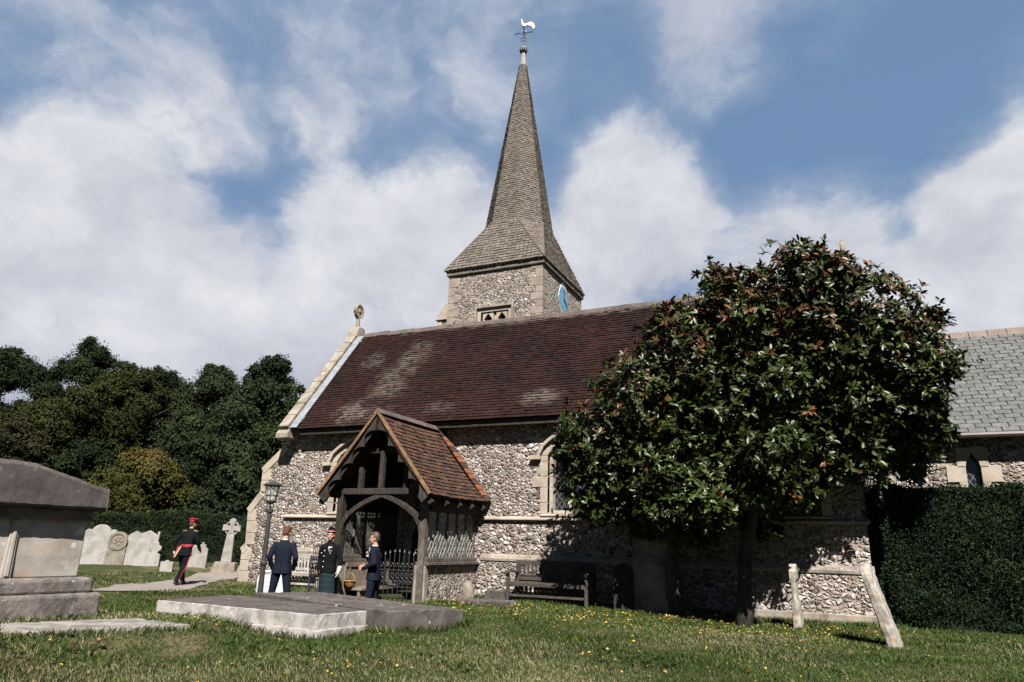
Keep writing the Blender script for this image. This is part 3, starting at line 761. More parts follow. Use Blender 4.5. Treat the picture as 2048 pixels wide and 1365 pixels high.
for sgn in (-1, 1):
    xo = AX+sgn*EHW
    # bargeboard with cusps
    outer, inner = [], []; N = 60
    A = Vector((AX, AZ-.06)); B = Vector((xo-sgn*.02, PEZ-.02)); dv = (B-A); nn = Vector((-dv.y*sgn, dv.x*sgn)).normalized()
    if nn.y > 0: nn = -nn
    for i in range(N+1):
        t = i/N; p = A+dv*t; dpt = .07+.16*(1-abs(math.sin(math.pi*(5.0*t+.35)))**.75)
        if t > .93: dpt = .24
        outer.append(tuple(p)); q = p+nn*dpt
        if sgn*(q.x-AX) < 0: q.x = AX
        inner.append(tuple(q))
    MB().band(outer, inner, XZ, VY+.04, VY+.10).build('bargeboard', OAKB, porch)
    mb = MB().bar((AX, VY+.02, AZ-.015), (xo, VY+.02, PEZ+.005), .06, .05, (0, 1, 0)); mb.build('verge', m_stone('verge_mortar', (.19, .115, .06), (.10, .06, .035), (.26, .19, .12), 6, .5, .4, .4) if sgn < 0 else bpy.data.materials['verge_mortar'], porch)
    for y in (VY+.16, 13.9, 14.5, 15.1, 15.7): MB().bar((AX, y, AZ-.24), (xo-sgn*.02, y, PEZ-.18), .10, .10, (0, 1, 0)).build('rafter', OAK, porch)
    mb = MB(); sagf = lambda u, v: Vector((-sgn*.045*math.sin(math.pi*v), 0, -.045*math.sin(math.pi*v)-.03*math.sin(math.pi*u)))
    if sgn > 0: courses(mb, (xo, VY, PEZ), (xo-.02, 15.98, PEZ+.02), (AX, VY, AZ), (AX-.03, 15.98, AZ+.02), 20, .17, .028, .009, seed=51, curve=sagf)
    else: courses(mb, (xo, 15.98, PEZ), (xo, VY, PEZ), (AX-.03, 15.98, AZ+.02), (AX, VY, AZ), 20, .17, .028, .009, seed=52, curve=sagf)
    pr = mb.build('porch_roof', PORCHT, porch)
mb = MB(); y = VY
while y < 15.9:
    b = min(y+.38, 15.97); mb.prism([(AX-.11, AZ-.06), (AX-.03, AZ+.06), (AX+.03, AZ+.06), (AX+.11, AZ-.06)], XZ, y+.003, b-.003); y = b
mb.build('ridge_tile_row', RIDGE, porch, bevel=.01)
# raised tile strip where the porch roof meets the wall
mb = MB(); k = 14
for i in range(k):
    a = Vector((AX-.02+1.56*i/k, 15.90, AZ+.07-1.92*i/k)); b = Vector((AX-.02+1.56*(i+1)/k, 15.90, AZ+.07-1.92*(i+1)/k)); d_ = (b-a).normalized()*.008
    mb.bar(a+d_-Vector((0, .06, 0)), b-d_-Vector((0, .06, 0)), .26, .05, (.78, 0, .63), mi=(i*7 % 3) % 2)
mb.build('verge_tile_strip', [ORANGE, DARKT], porch, bevel=.008)
MB().box(PX1-.09, PX1+.03, PY+.12, 15.9, 2.28, 2.58).build('wall_plate', OAK, porch)
MB().box(PX0-.03, PX0+.09, PY+.12, 15.9, 2.28, 2.58).build('wall_plate', OAK, porch)
# side windows: five lights a side with diamond leads
for side in (1, -1):
    xw = PX1-.08 if side > 0 else PX0+.08
    y0, y1, z0, z1 = PY+.12, 15.82, 1.30, 2.28
    w = (y1-y0)/5
    for i in range(6):
        yy = y0+w*i; MB().box(xw-.03, xw+.035, yy-.025, yy+.025, z0, z1).build('mullion', OAKG, porch, bevel=.008)
    for i in range(5):
        a, b = y0+w*i+.025, y0+w*(i+1)-.025; ww = b-a; hh = z1-z0
        mb = MB().box(xw-.004, xw+.004, a, b, z0, z1, mi=1)
        st = .115; sl_ = 1.7
        def clip(c0, s_):
            pts = []
            for yy in (0, ww):
                z = c0+s_*sl_*yy
                pts.append((yy, z))
            (ya, za), (yb, zb) = pts; out = []
            for (p, q) in (((ya, za), (yb, zb)),):
                t0, t1 = 0., 1.
                dz = q[1]-p[1]
                for lim, sg in ((0, 1), (hh, -1)):
                    pa = (p[1]-lim)*sg; pb = (q[1]-lim)*sg
                    if pa < 0 and pb < 0: return None
                    if pa < 0: t0 = max(t0, pa/(pa-pb))
                    elif pb < 0: t1 = min(t1, pa/(pa-pb))
                if t1-t0 < .02: return None
                return ((ya+(yb-ya)*t0, za+dz*t0), (ya+(yb-ya)*t1, za+dz*t1))
        c0 = -ww*sl_
        while c0 < hh:
            for s_ in (1, -1):
                sgm = clip(c0 if s_ > 0 else c0+ww*sl_, s_)
                if sgm: mb.bar((xw+.006*side, a+sgm[0][0], z0+sgm[0][1]), (xw+.006*side, a+sgm[1][0], z0+sgm[1][1]), .008, .010, (1, 0, 0))
            c0 += st*2
        mb.build('window_light', [LEADC, PORCHG], porch)
# inside: seats, panelling, doorway
mb = MB().box(PX0+.2, PX0+.26, PY+.15, 15.8, -.2, 1.14)
for yy in (13.75, 14.45, 15.15): mb.box(PX0+.26, PX0+.285, yy, yy+.06, .62, 1.1)
mb.box(PX0+.26, PX0+.29, PY+.16, 15.8, 1.04, 1.13).box(PX0+.26, PX0+.29, PY+.16, 15.8, .60, .70)
mb.build('panelling', m_wood('pale_panelling', (.11, .088, .07), (.19, .155, .122)), porch)
MB().box(PX0+.26, PX0+.72, PY+.16, 15.8, .54, .60).box(PX0+.60, PX0+.66, PY+.18, 15.8, -.2, .54).build('seat', bpy.data.materials['pale_panelling'], porch, bevel=.01)
MB().box(PX1-.72, PX1-.23, PY+.16, 15.8, .54, .60).box(PX1-.66, PX1-.6, PY+.18, 15.8, -.2, .54).build('seat', OAK, porch, bevel=.01)
da = flat_arch(-9.42, 1.75, .58, .62, 14); do = flat_arch(-9.42, 1.75, .80, .84, 14)
mb = MB().band(da, do, XZ, 15.76, 15.868)
for sgn in (-1, 1): mb.box(*sorted((-9.42+sgn*.58, -9.42+sgn*.8)), 15.76, 15.868, -.1, 1.75)
mb.build('doorway', STONE_W, porch, bevel=.01)
mb = MB().prism([(-10.0, -.1)]+da+[(-8.84, -.1)], XZ, 15.80, 15.865)
for i in range(6): mb.box(-9.98+i*.19, -9.975+i*.19, 15.79, 15.80, 0, 1.9)
mb.build('door', OAK, porch)
MB().box(PX0+.2, PX1-.2, PY-.25, 15.84, -.3, .02).build('porch_floor', STONE_W, porch)
# ------------------------------------------------------------------ ground
GP = np.array([(0, 0, 0), (-3, 7, .25), (0, 8, .22), (-6.5, 5.5, .32), (-8.8, 6.4, .56), (-9.5, 4.5, .56), (-8.0, 5.7, .585), (-8.2, 4.5, .58), (-7.4, 6.35, .57), (-6.9, 8.5, .27), (-10.5, 8.6, .36), (-12, 9.4, .36),
               (-6, 9.5, .33), (-9, 11.3, .42), (-5.5, 11, .40), (-8.0, 13.2, .43), (-7.5, 15.5, .40), (-4, 15, .38), (-1, 14.8, .30), (.5, 12.8, .30), (1.6, 16.0, .32), (6, 14, .30),
               (5, 9, .25), (-17.3, 15.3, .27), (-15.5, 13.0, .28), (-15.8, 16, .42), (-13, 15.4, .42), (-11.8, 13.8, .42), (-21.5, 15.8, .44), (-24.3, 17.7, .56), (-22.7, 18.7, .56), (-21.3, 19.2, .56), (-20.6, 19.9, .66), (-19.0, 17.2, .29), (-20.2, 19.3, .36),
               (-20.5, 21.3, .36), (-16.5, 22, .5), (-15.8, 14.9, .32), (-14, 11, .42), (-18.5, 12.6, .38), (-28, 20.5, .62), (-24, 22.8, .62), (-32, 25, .8), (-45, 30, 1.0), (4, 20, .4), (-7, 22, .4), (20, 30, .3), (-60, 60, 1.2), (30, -10, 0), (-20, -10, .4), (0, -20, 0)])
def gh(x, y):
    x = np.asarray(x, float); y = np.asarray(y, float); sh = x.shape
    P = np.stack([x.ravel(), y.ravel()], 1); out = np.zeros(len(P))
    for i in range(0, len(P), 20000):
        q = P[i:i+20000]; d2 = ((q[:, None, :]-GP[None, :, :2])**2).sum(2)+.12
        w = d2**-2.0; out[i:i+20000] = (w*GP[None, :, 2]).sum(1)/w.sum(1)
    xx, yy = P[:, 0], P[:, 1]
    # sunken approach in front of the porch
    dx = np.clip(np.abs(xx+10.0)-1.55, 0, None)/.28; dy = np.clip(np.abs(yy-12.62)-.72, 0, None)/.22
    tr = np.exp(-(dx**2+dy**2))
    out = out*(1-tr)+.0*tr
    out += .018*np.sin(xx*1.7+yy*.6)*np.cos(yy*1.3-xx*.4)+.010*np.sin(xx*4.1)*np.sin(yy*3.7)
    return out.reshape(sh)
def gz(x, y): return float(gh(np.array([x]), np.array([y]))[0])
def axis(lo, a, b, hi, st, g=1.25):
    c = list(np.arange(a, b+st/2, st)); s_ = st; v = b
    while v < hi: s_ *= g; v += s_; c.append(v)
    s_ = st; v = a
    while v > lo: s_ *= g; v -= s_; c.insert(0, v)
    return np.array(c)
gx = axis(-500, -23, 6, 500, .16); gy = axis(-300, 2.5, 19, 700, .16)
XX, YY = np.meshgrid(gx, gy); ZZ = gh(XX, YY)
nx_, ny_ = len(gx), len(gy)
idx = np.arange(nx_*ny_).reshape(ny_, nx_)
quads = np.stack([idx[:-1, :-1], idx[:-1, 1:], idx[1:, 1:], idx[1:, :-1]], -1).reshape(-1, 4)
mt, t = new_mat('lawn_soil')
n = t.noise(t.co, .55, 6, .6, .4); n2 = t.noise(t.co, 3.2, 6, .65); n3 = t.noise(t.co, 28, 5, .7)
c = t.mix(t.mr(n2, .3, .7), (.026, .038, .011), (.042, .055, .017))
c = t.mix(t.mr(t.math('ADD', n, t.math('MULTIPLY', n2, .35)), .62, .80, 0, .85), c, (.130, .098, .058))
c = t.vmath('SCALE', c, scale=t.mr(n3, .25, .75, .45, 1.45))
finish(t, c, .95, t.math('ADD', n3, n2), 1.0, .03, .1)
LAWN = mt
me = fast_mesh('ground', np.stack([XX, YY, ZZ], -1).reshape(-1, 3), quads, None, [LAWN], True)
tag(link('ground', me), kind='structure')

# path: a strip draped on the ground
PATHC = [(-14.4, 10.9), (-15.7, 12.7), (-16.6, 14.1), (-17.5, 15.5), (-18.6, 17.4), (-19.7, 19.3), (-20.4, 21.2), (-20.2, 24.0), (-18.4, 28.0)]
PATHW = [1.5, 1.8, 2.0, 1.75, 1.5, 1.4, 1.4, 1.4, 1.4]
def smoothpoly(P, W_, k=10):
    out = []
    P = [Vector((*p, w)) for p, w in zip(P, W_)]
    for i in range(len(P)-1):
        p0, p1, p2, p3 = P[max(i-1, 0)], P[i], P[i+1], P[min(i+2, len(P)-1)]
        for j in range(k):
            s_ = j/k
            out.append(.5*((2*p1)+(p2-p0)*s_+(2*p0-5*p1+4*p2-p3)*s_*s_+(3*p1-p0-3*p2+p3)*s_**3))
    out.append(P[-1]); return out
pp = smoothpoly(PATHC, PATHW)
V = []; NW = 12
for i, p in enumerate(pp):
    d_ = (pp[min(i+1, len(pp)-1)]-pp[max(i-1, 0)]); d_ = Vector((d_.x, d_.y)).normalized(); nn = Vector((-d_.y, d_.x))
    for j in range(NW+1):
        s_ = (j/NW-.5)*p.z*(1+.03*math.sin(i*.9+j)); V.append((p.x+nn.x*s_, p.y+nn.y*s_))
V = np.array(V); Zp = gh(V[:, 0], V[:, 1])+.022
ii = np.arange(len(pp)*(NW+1)).reshape(len(pp), NW+1)
PQ = np.stack([ii[:-1, :-1], ii[1:, :-1], ii[1:, 1:], ii[:-1, 1:]], -1).reshape(-1, 4)[:, ::-1]
PATHM = m_stone('path_tarmac', (.195, .168, .150), (.155, .134, .12), (.23, .215, .205), 2.0, .35, .3)
tag(link('path', fast_mesh('path', np.column_stack([V, Zp]), PQ, None, [PATHM], True)), kind='structure')
PATHPTS = np.array([(p.x, p.y, p.z/2) for p in pp])

# ------------------------------------------------------------------ tombs and stones
rgN = np.random.default_rng(5)
def rough_slab(name, quad, zt, th, mats, parent=None, n=(40, 16), amp=.008, chip=.02, tilt=0, seed=1, inset=0.0):
    """worn stone slab from its four top corners (a closed gridded box with eroded arrises)"""
    rg = np.random.default_rng(seed)
    q = [Vector((*p, 0)) for p in quad]
    nu, nv = n
    def P(u, v): 
        a = q[0].lerp(q[1], u); b = q[3].lerp(q[2], u); return a.lerp(b, v)
    ring = [(i/nu, 0) for i in range(nu)]+[(1, j/nv) for j in range(nv)]+[(1-i/nu, 1) for i in range(nu)]+[(0, 1-j/nv) for j in range(nv)]
    cen = P(.5, .5); mb = MB(); L_ = len(ring)
    levels = [(0, -th, .0), (0, -th*.5, .012), (0, -.03, .010), (0, -.008, 0), (-.02, 0, 0)]
    vs = []
    ph = rg.uniform(0, 6, 6)
    for li, (ins, dz, am) in enumerate(levels):
        for k, (u, v) in enumerate(ring):
            p = P(u, v); d_ = (p-cen); d_.normalize()
            w = math.sin(k*.7+ph[0])*math.sin(k*.23+ph[1])*.35+rg.uniform(-.4, .4)
            e = d_*(ins+w*(am*.6+.003))
            ch = -max(0, math.sin(k*.31+ph[2])*math.sin(k*.13+ph[3])-.72)*chip*6
            if li >= 2: e += d_*ch
            zz_ = zt+dz+tilt*(u-.5)+(rg.uniform(-amp, amp)*.5 if li >= 2 else 0)+(ch*.4 if li >= 3 else 0)
            vs.append((p.x+e.x, p.y+e.y, zz_))
    fs = []
    for li in range(len(levels)-1):
        for k in range(L_): fs.append((li*L_+k, li*L_+(k+1) % L_, (li+1)*L_+(k+1) % L_, (li+1)*L_+k))
    # top cap: rings shrinking to the middle
    base = (len(levels)-1)*L_; prev = base
    for s_ in (.75, .5, .25):
        o = len(vs)
        for k, (u, v) in enumerate(ring):
            uu, vv = .5+(u-.5)*s_, .5+(v-.5)*s_; p = P(uu, vv)
            vs.append((p.x, p.y, zt+tilt*(uu-.5)+rg.uniform(-amp, amp)*.5))
        for k in range(L_): fs.append((prev+k, prev+(k+1) % L_, o+(k+1) % L_, o+k))
        prev = o
    o = len(vs); vs.append((cen.x, cen.y, zt))
    for k in range(L_): fs.append((prev+k, prev+(k+1) % L_, o))
    fs.append(tuple(range(L_-1, -1, -1)))
    mb.add(vs, fs)
    if isinstance(mats, list) and len(mats) > 1:
        mb.mi = [0 if i < L_*2 else (1 if i >= L_*4 else 0) for i in range(len(mb.f))]
    return mb.build(name, mats, parent, smooth=False)
SLABSIDE = m_stone('pale_tomb_side', (.335, .318, .30), (.17, .153, .138), (.45, .445, .44), 4.0, .65, .6, .04)
SLABTOP = m_stone('lichened_tomb_top', (.084, .072, .065), (.038, .032, .029), (.27, .26, .245), 3.6, .75, .85)
TOMBL = m_stone('grey_tomb_lid', (.075, .064, .062), (.044, .037, .036), (.17, .155, .145), 4.0, .7, .45, .0, bd=.012)
TOMBB = m_stone('pale_tomb_body', (.335, .31, .28), (.24, .21, .175), (.48, .475, .465), 2.6, .3, .8, .25)
TOMBP = m_stone('rough_tomb_base', (.17, .148, .134), (.070, .060, .055), (.35, .335, .32), 5.5, .8, .6, .12, bd=.02)

HSG_ = m_stone('pale_grey_ledger', (.215, .20, .182), (.105, .095, .084), (.38, .37, .35), 4, .7, .6)
# white ledger tomb in front of the porch
s1 = [(-6.80, 8.42), (-6.62, 9.62), (-10.10, 10.02), (-10.02, 8.46)]
s1 = [s1[3], s1[0], s1[1], s1[2]]
t1 = rough_slab('ledger_tomb', s1, .61, .20, [SLABSIDE, SLABTOP], n=(60, 22), seed=3, tilt=-.02, chip=.006, amp=.005)
tag(t1, 'white edged ledger tomb with a dark lichened top, nearest slab before the porch', 'tomb')
def grow(qd, k):
    c = np.mean(qd, 0); return [tuple(c+(np.array(p)-c)*(1+k)+np.sign(np.array(p)-c)*0) for p in qd]
rough_slab('plinth', grow(s1, .045), .405, .4, SLABSIDE, t1, n=(50, 20), seed=8, chip=.015)
s2 = [(-10.05, 10.55), (-6.18, 9.20), (-5.52, 10.28), (-9.30, 11.55)]
t2 = rough_slab('ledger_tomb', s2, .635, .42, [SLABTOP, SLABTOP], n=(60, 20), seed=5, chip=.018, amp=.012, tilt=-.01)
tag(t2, 'long rough grey ledger tomb lying between the white slab and the porch', 'tomb')
# low ledger stone on the left, half sunk in grass
t3 = rough_slab('ledger_stone', [(-7.9, 4.85), (-7.05, 6.45), (-8.05, 6.55), (-8.68, 5.3)], .618, .3, [HSG_, HSG_], n=(30, 20), seed=9, chip=.03)
tag(t3, 'low pale ledger stone half sunk in the grass beside the big chest tomb', 'tombstone')

# chest tomb on the left
ct = empty('chest_tomb', (-9.3, 5.5, .5), 'tall chest tomb with a dark gabled stone lid and pale panelled side', 'tomb', rz=0)
# face runs along g; far end at the right of the picture
e0 = Vector((-8.93, 6.42, 0)); g = Vector((-.12, -.993, 0)).normalized(); nf = Vector((.993, -.12, 0)).normalized()   # along the face towards the camera, outward normal
cen = Vector((-8.886, 5.22, 0))
def tf(u, v, d_): p = cen+g*(-u)+nf*d_; return Vector((p.x, p.y, v))
def roughen(mb, name, mat, parent, cuts, amp, bevel=.02):
    o = mb.build(name, mat, parent)
    return o
def grid_box(mb, u0, u1, v0, v1, d0, d1, fn, st=.08, amp=.006, seed=1):
    rg = random.Random(seed)
    n_ = [max(1, round(abs(b-a)/st)) for a, b in ((u0, u1), (v0, v1), (d0, d1))]
    key = {}; vs = []; fs = []
    def vid(i, j, k):
        if (i, j, k) not in key:
            ed = sum((i in (0, n_[0]), j in (0, n_[1]), k in (0, n_[2])))
            am = amp*(1 if ed == 1 else 2.0); sh = 0.012 if ed >= 2 else 0
            u = u0+(u1-u0)*i/n_[0]; v = v0+(v1-v0)*j/n_[1]; d_ = d0+(d1-d0)*k/n_[2]
            uc, vc, dc = (u0+u1)/2, (v0+v1)/2, (d0+d1)/2
            u += rg.uniform(-am, am)-sh*np.sign(u-uc)*(i in (0, n_[0])); v += rg.uniform(-am, am)-sh*np.sign(v-vc)*(j in (0, n_[1])); d_ += rg.uniform(-am, am)-sh*np.sign(d_-dc)*(k in (0, n_[2]))
            key[(i, j, k)] = len(vs); vs.append(fn(u, v, d_))
        return key[(i, j, k)]
    for i in range(n_[0]):
        for j in range(n_[1]):
            fs.append((vid(i, j, 0), vid(i, j+1, 0), vid(i+1, j+1, 0), vid(i+1, j, 0))); fs.append((vid(i, j, n_[2]), vid(i+1, j, n_[2]), vid(i+1, j+1, n_[2]), vid(i, j+1, n_[2])))
    for i in range(n_[0]):
        for k in range(n_[2]):
            fs.append((vid(i, 0, k), vid(i+1, 0, k), vid(i+1, 0, k+1), vid(i, 0, k+1))); fs.append((vid(i, n_[1], k), vid(i, n_[1], k+1), vid(i+1, n_[1], k+1), vid(i+1, n_[1], k)))
    for j in range(n_[1]):
        for k in range(n_[2]):
            fs.append((vid(0, j, k), vid(0, j, k+1), vid(0, j+1, k+1), vid(0, j+1, k))); fs.append((vid(n_[0], j, k), vid(n_[0], j+1, k), vid(n_[0], j+1, k+1), vid(n_[0], j, k+1)))
    mb.add(vs, fs); return mb
mb = grid_box(MB(), -1.20, 1.20, .30, .90, -1.0, .20, tf, .05, .0022, 3)
grid_box(mb, -1.10, 1.10, .88, 1.08, -.95, .16, tf, .05, .002, 4); mb.build('plinth', TOMBP, ct, bevel=.02)
mb = MB(); grid_box(mb, -.97, .97, 1.07, 1.85, -.85, 0, tf, .3, .002, 5)
body = mb.build('body', TOMBB, ct, bevel=.012)
mb = MB().prism([(-.985, 1.75), (.985, 1.75), (1.0, 1.81), (1.0, 1.888), (-1.0, 1.888), (-1.0, 1.81)], tf, -.9, .06)
mb.build('cornice', m_stone('stained_cornice', (.15, .128, .10), (.075, .063, .052), (.28, .26, .235), 3, .5, .4), ct, bevel=.015)
mb = MB()
for u in (.13,):
    mb.prism([(u-.055, 1.08), (u+.055, 1.08), (u+.042, 1.74), (u-.042, 1.74)], tf, -.02, .025)
    mb.prism([(u-.025, 1.10), (u+.025, 1.10), (u+.018, 1.735), (u-.018, 1.735)], tf, .025, .04)
mb.build('pilaster', TOMBB, ct, bevel=.012)
mb = MB()     # carved relief on the near panel
for a, b in (((-.62, 1.3), (-.30, 1.52)), ((-.62, 1.52), (-.30, 1.30)), ((-.55, 1.20), (-.2, 1.42)), ((-.5, 1.62), (-.22, 1.66))):
    mb.bar(tf(a[0], a[1], .02), tf(b[0], b[1], .02), .05, .045, nf)
for k in range(9): mb.ellip(tf(-.46+.10*math.cos(k*1.3), 1.42+.13*math.sin(k*1.7), .02), .05, .05, .05, 8, 6)
mb.build('carved_relief', TOMBB, ct, bevel=.008)
mb = MB()
NL = 26
topz = lambda u: 2.15+.25*min(1, (1.05-u)/.93, (u+1.5)/.5)
vs = []; fs = []
rgl = random.Random(12)
for i in range(NL+1):
    u = -1.05+2.10*i/NL
    for (v, d_) in ((1.888, -1.12), (1.888, .18), (1.92, .205), (topz(u)-.05, .20), (topz(u), .17), (topz(u)+.01, -1.1)):
        vs.append(tf(u+rgl.uniform(-.006, .006), v+rgl.uniform(-.007, .007), d_+rgl.uniform(-.006, .006)))
for i in range(NL):
    for k in range(6): fs.append((i*6+k, (i+1)*6+k, (i+1)*6+(k+1) % 6, i*6+(k+1) % 6))
fs += [tuple(range(5, -1, -1)), tuple(range(NL*6, NL*6+6))]
MB().add(vs, fs).build('lid', TOMBL, ct, bevel=.015)

# headstones on the left: silhouettes with thickness
HST = m_stone('white_headstone', (.285, .272, .257), (.19, .176, .16), (.42, .41, .395), 3.5, .3, .5)
HSB = m_stone('brown_headstone', (.20, .175, .145), (.115, .10, .082), (.35, .325, .29), 4.5, .6, .5, .2)
HSG = m_stone('grey_headstone', (.265, .25, .23), (.16, .15, .138), (.38, .37, .35), 4, .5, .5)
def headstone(name, pos, prof, th, mat, label, cat='gravestone', yaw=None, lean=0.0, group=None, tiltx=0.0):
    x, y = pos; z = gz(x, y)
    if yaw is None: yaw = math.atan2(x, -y)+math.pi if False else math.atan2(-x, y)*-1.0
    def fn(u, v, d_): return (u, d_, v)
    mb = MB().prism(prof, fn, -th/2, th/2)
    o = mb.build(name, mat, None, bevel=.018)
    o.scale = (HSC, 1, HSC) if cat == 'gravestone' and x < -18 else (1, 1, 1); o.location = (x, y, z-.02); o.rotation_euler = (tiltx, lean, yaw)
    return tag(o, label, cat, group)
def apr(cx, cz, r, a0, a1, n=10, sy=1.0): return [(cx+r*math.cos(rad(a0+(a1-a0)*i/n)), cz+sy*r*math.sin(rad(a0+(a1-a0)*i/n))) for i in range(n+1)]
HSC = 1.14; fy = rad(34)   # stones face the church approach
w = .46; h = 1.16
scroll = [(-w, -.2), (w, -.2), (w+.0, h*.80)]+apr(w-.10, h*.84, .10, -10, 170, 8)+apr(0, h-.24, .30, 25, 155, 12)+apr(-w+.10, h*.84, .10, 10, 190, 8)+[(-w, h*.80)]
headstone('gravestone', (-24.31, 17.70), scroll, .12, HST, 'wide white gravestone with a scrolled rounded top beside the chest tomb', yaw=fy)
w = .27; h = 1.05
o2 = headstone('gravestone', (-23.67, 17.90), [(-w-.02, -.2), (w+.02, -.2), (w, .60)]+apr(0, .74, .28, 0, 180, 16)+[(-w, .60)], .14, HSB, 'brown gravestone with a carved round arch between two white stones', yaw=fy, lean=.05)
mb = MB().band(apr(0, .74, .20, 0, 360, 24), apr(0, .74, .285, 0, 360, 24), XZ, -.10, -.06)
for a in range(0, 360, 72): mb.ellip((.10*math.cos(rad(a)), -.075, .74+.10*math.sin(rad(a))), .055, .02, .055)
mb.ellip((0, -.08, .74), .06, .03, .06)
c_ = mb.build('carved_wheel', HSB, o2, world=False, bevel=.008)
w = .22; h = 1.06
headstone('gravestone', (-23.30, 18.24), [(-w, -.2), (w, -.2), (w, h-.17), (0, h), (-w, h-.17)], .11, HST, 'narrow white gravestone with a plain pointed top tucked behind its wider neighbour', yaw=fy+.22, lean=.07)
w = .34; h = 1.06
headstone('gravestone', (-22.75, 18.35), [(-w, -.2), (w, -.2), (w, h), (w-.07, h+.02), (w-.07, h-.10), (0, h+.03), (-w+.07, h-.10), (-w+.07, h-.04), (-w, h-.06)], .12, HST, 'wide pale gravestone with a pointed head and small raised shoulders', yaw=fy-.15, lean=.06)
tre = [(-.19, -.2), (.19, -.2), (.18, .36), (.08, .42)]+apr(.10, .56, .085, -70, 80, 6)+apr(0, .68, .09, -10, 190, 8)+apr(-.10, .56, .085, 100, 250, 6)+[(-.08, .42), (-.18, .36)]
headstone('gravestone', (-22.42, 18.48), tre, .11, HST, 'pale gravestone ending in a rounded trefoil cross', yaw=fy, lean=.03)
tri = [(-.17, -.1), (.17, -.1), (.17, .22)]+apr(.12, .24, .055, 0, 150, 5)+apr(0, .26, .075, 20, 160, 6)+apr(-.12, .24, .055, 30, 180, 5)+[(-.17, .22)]
headstone('gravestone', (-20.73, 17.65), tri, .10, HST, 'tiny white gravestone with a triple scalloped top', yaw=fy)
h = .68
headstone('gravestone', (-21.08, 19.17), [(-.30, -.2), (.30, -.2), (.30, h-.12), (.22, h-.06), (.22, h+.02), (.16, h+.02), (.16, h+.09), (.09, h+.09), (.09, h+.02), (-.20, h-.02), (-.30, h-.12)], .12, HSG, 'grey gravestone topped by a small stub, right behind the walking soldier', yaw=fy, lean=.02)
headstone('gravestone', (-20.75, 20.5), [(-.13, -.2), (.13, -.2), (.13, .26), (0, .46), (-.13, .26)], .10, HSG, 'small pointed grey gravestone half hidden behind the stone cross', yaw=fy)
# celtic cross
cc0 = (-20.13, 19.61); cz0 = gz(*cc0)
cx_ = empty('stone_cross', (cc0[0], cc0[1], cz0), 'grey stone celtic cross with a ringed head on a stepped base', 'cross', rz=fy)
mb = MB().add([(-.40, -.32, -.15), (.40, -.32, -.15), (.40, .32, -.15), (-.40, .32, -.15), (-.30, -.24, .30), (.30, -.24, .30), (.30, .24, .30), (-.30, .24, .30)],
              [(3, 2, 1, 0), (4, 5, 6, 7), (0, 1, 5, 4), (1, 2, 6, 5), (2, 3, 7, 6), (3, 0, 4, 7)])
mb.build('base', HSB, cx_, world=False, bevel=.03)
mb = MB().prism([(-.16, .3), (.16, .3), (.11, 1.15), (-.11, 1.15)], XZ, -.09, .09)
mb.prism([(-.10, 1.15), (.10, 1.15), (.065, 1.25), (.27, 1.22), (.27, 1.42), (.065, 1.39), (.10, 1.57), (0, 1.63), (-.10, 1.57), (-.065, 1.39), (-.27, 1.42), (-.27, 1.22), (-.065, 1.25)], XZ, -.09, .09)
mb.band(apr(0, 1.32, .175, 0, 360, 24), apr(0, 1.32, .225, 0, 360, 24), XZ, -.06, .06)
sh_ = mb.build('cross_shaft', HSG, cx_, world=False, bevel=.012); cx_.rotation_euler = (0, .045, fy); cx_.scale = (1.14, 1.14, 1.14)

# stones on the right
SILV = m_stone('silver_lichened_stone', (.33, .31, .28), (.16, .145, .125), (.46, .45, .425), 7, .7, .55, .7)
prA = []
def standing(name, base, top, wid, th, yaw, notch, label, seed):
    """gravestone seen edge on: a slab with a rounded head, leaning"""
    rg = random.Random(seed); b = Vector(base); ax_ = Vector(top)-b; H = ax_.length; ax_.normalize()
    wd = Vector((math.cos(yaw), math.sin(yaw), 0)); tn = ax_.cross(wd).normalized(); wd = tn.cross(ax_)
    NV, NU = 22, 12; vs = []; fs = []
    prof = []
    for i in range(NV+1):
        s_ = i/NV; z = -.25+(H+.25)*s_
        r_ = (z-(H-wid*.32))/(wid*.32); half = wid/2*(math.sqrt(max(0.06, 1-r_*r_)) if r_ > 0 else 1)
        t0 = th*(1.0-.22*s_)
        if notch and .52 < s_ < .80: t0 *= notch
        prof.append((z, half, t0))
    for z, half, t0 in prof:
        for k in range(NU):
            a = 2*math.pi*k/NU; cx1 = math.cos(a); sx1 = math.sin(a)
            u = math.copysign(abs(cx1)**.35, cx1)*half; d_ = math.copysign(abs(sx1)**.35, sx1)*t0/2
            p = b+ax_*z+wd*(u+rg.uniform(-.008, .008))+tn*(d_+rg.uniform(-.006, .006)); vs.append(p)
    for i in range(NV):
        for k in range(NU): fs.append((i*NU+k, i*NU+(k+1) % NU, (i+1)*NU+(k+1) % NU, (i+1)*NU+k))
    fs += [tuple(range(NU-1, -1, -1)), tuple(range(NV*NU, NV*NU+NU))]
    o = MB().add(vs, fs).build(name, SILV, None, bevel=.006)
    return tag(o, label, 'gravestone')
za = gz(-.95, 14.7)
standing('gravestone', (-.95, 14.7, za-.02), (-.97, 14.66, za+1.10), .55, .165, rad(89), .62, 'upright slender gravestone seen edge on with a chipped notch near its top', 3)
zb = gz(.50, 12.75)
standing('gravestone', (.52, 12.8, zb-.02), (.20, 12.72, zb+1.19), .62, .20, rad(84), None, 'leaning gravestone seen edge on with orange lichen on its head', 4)
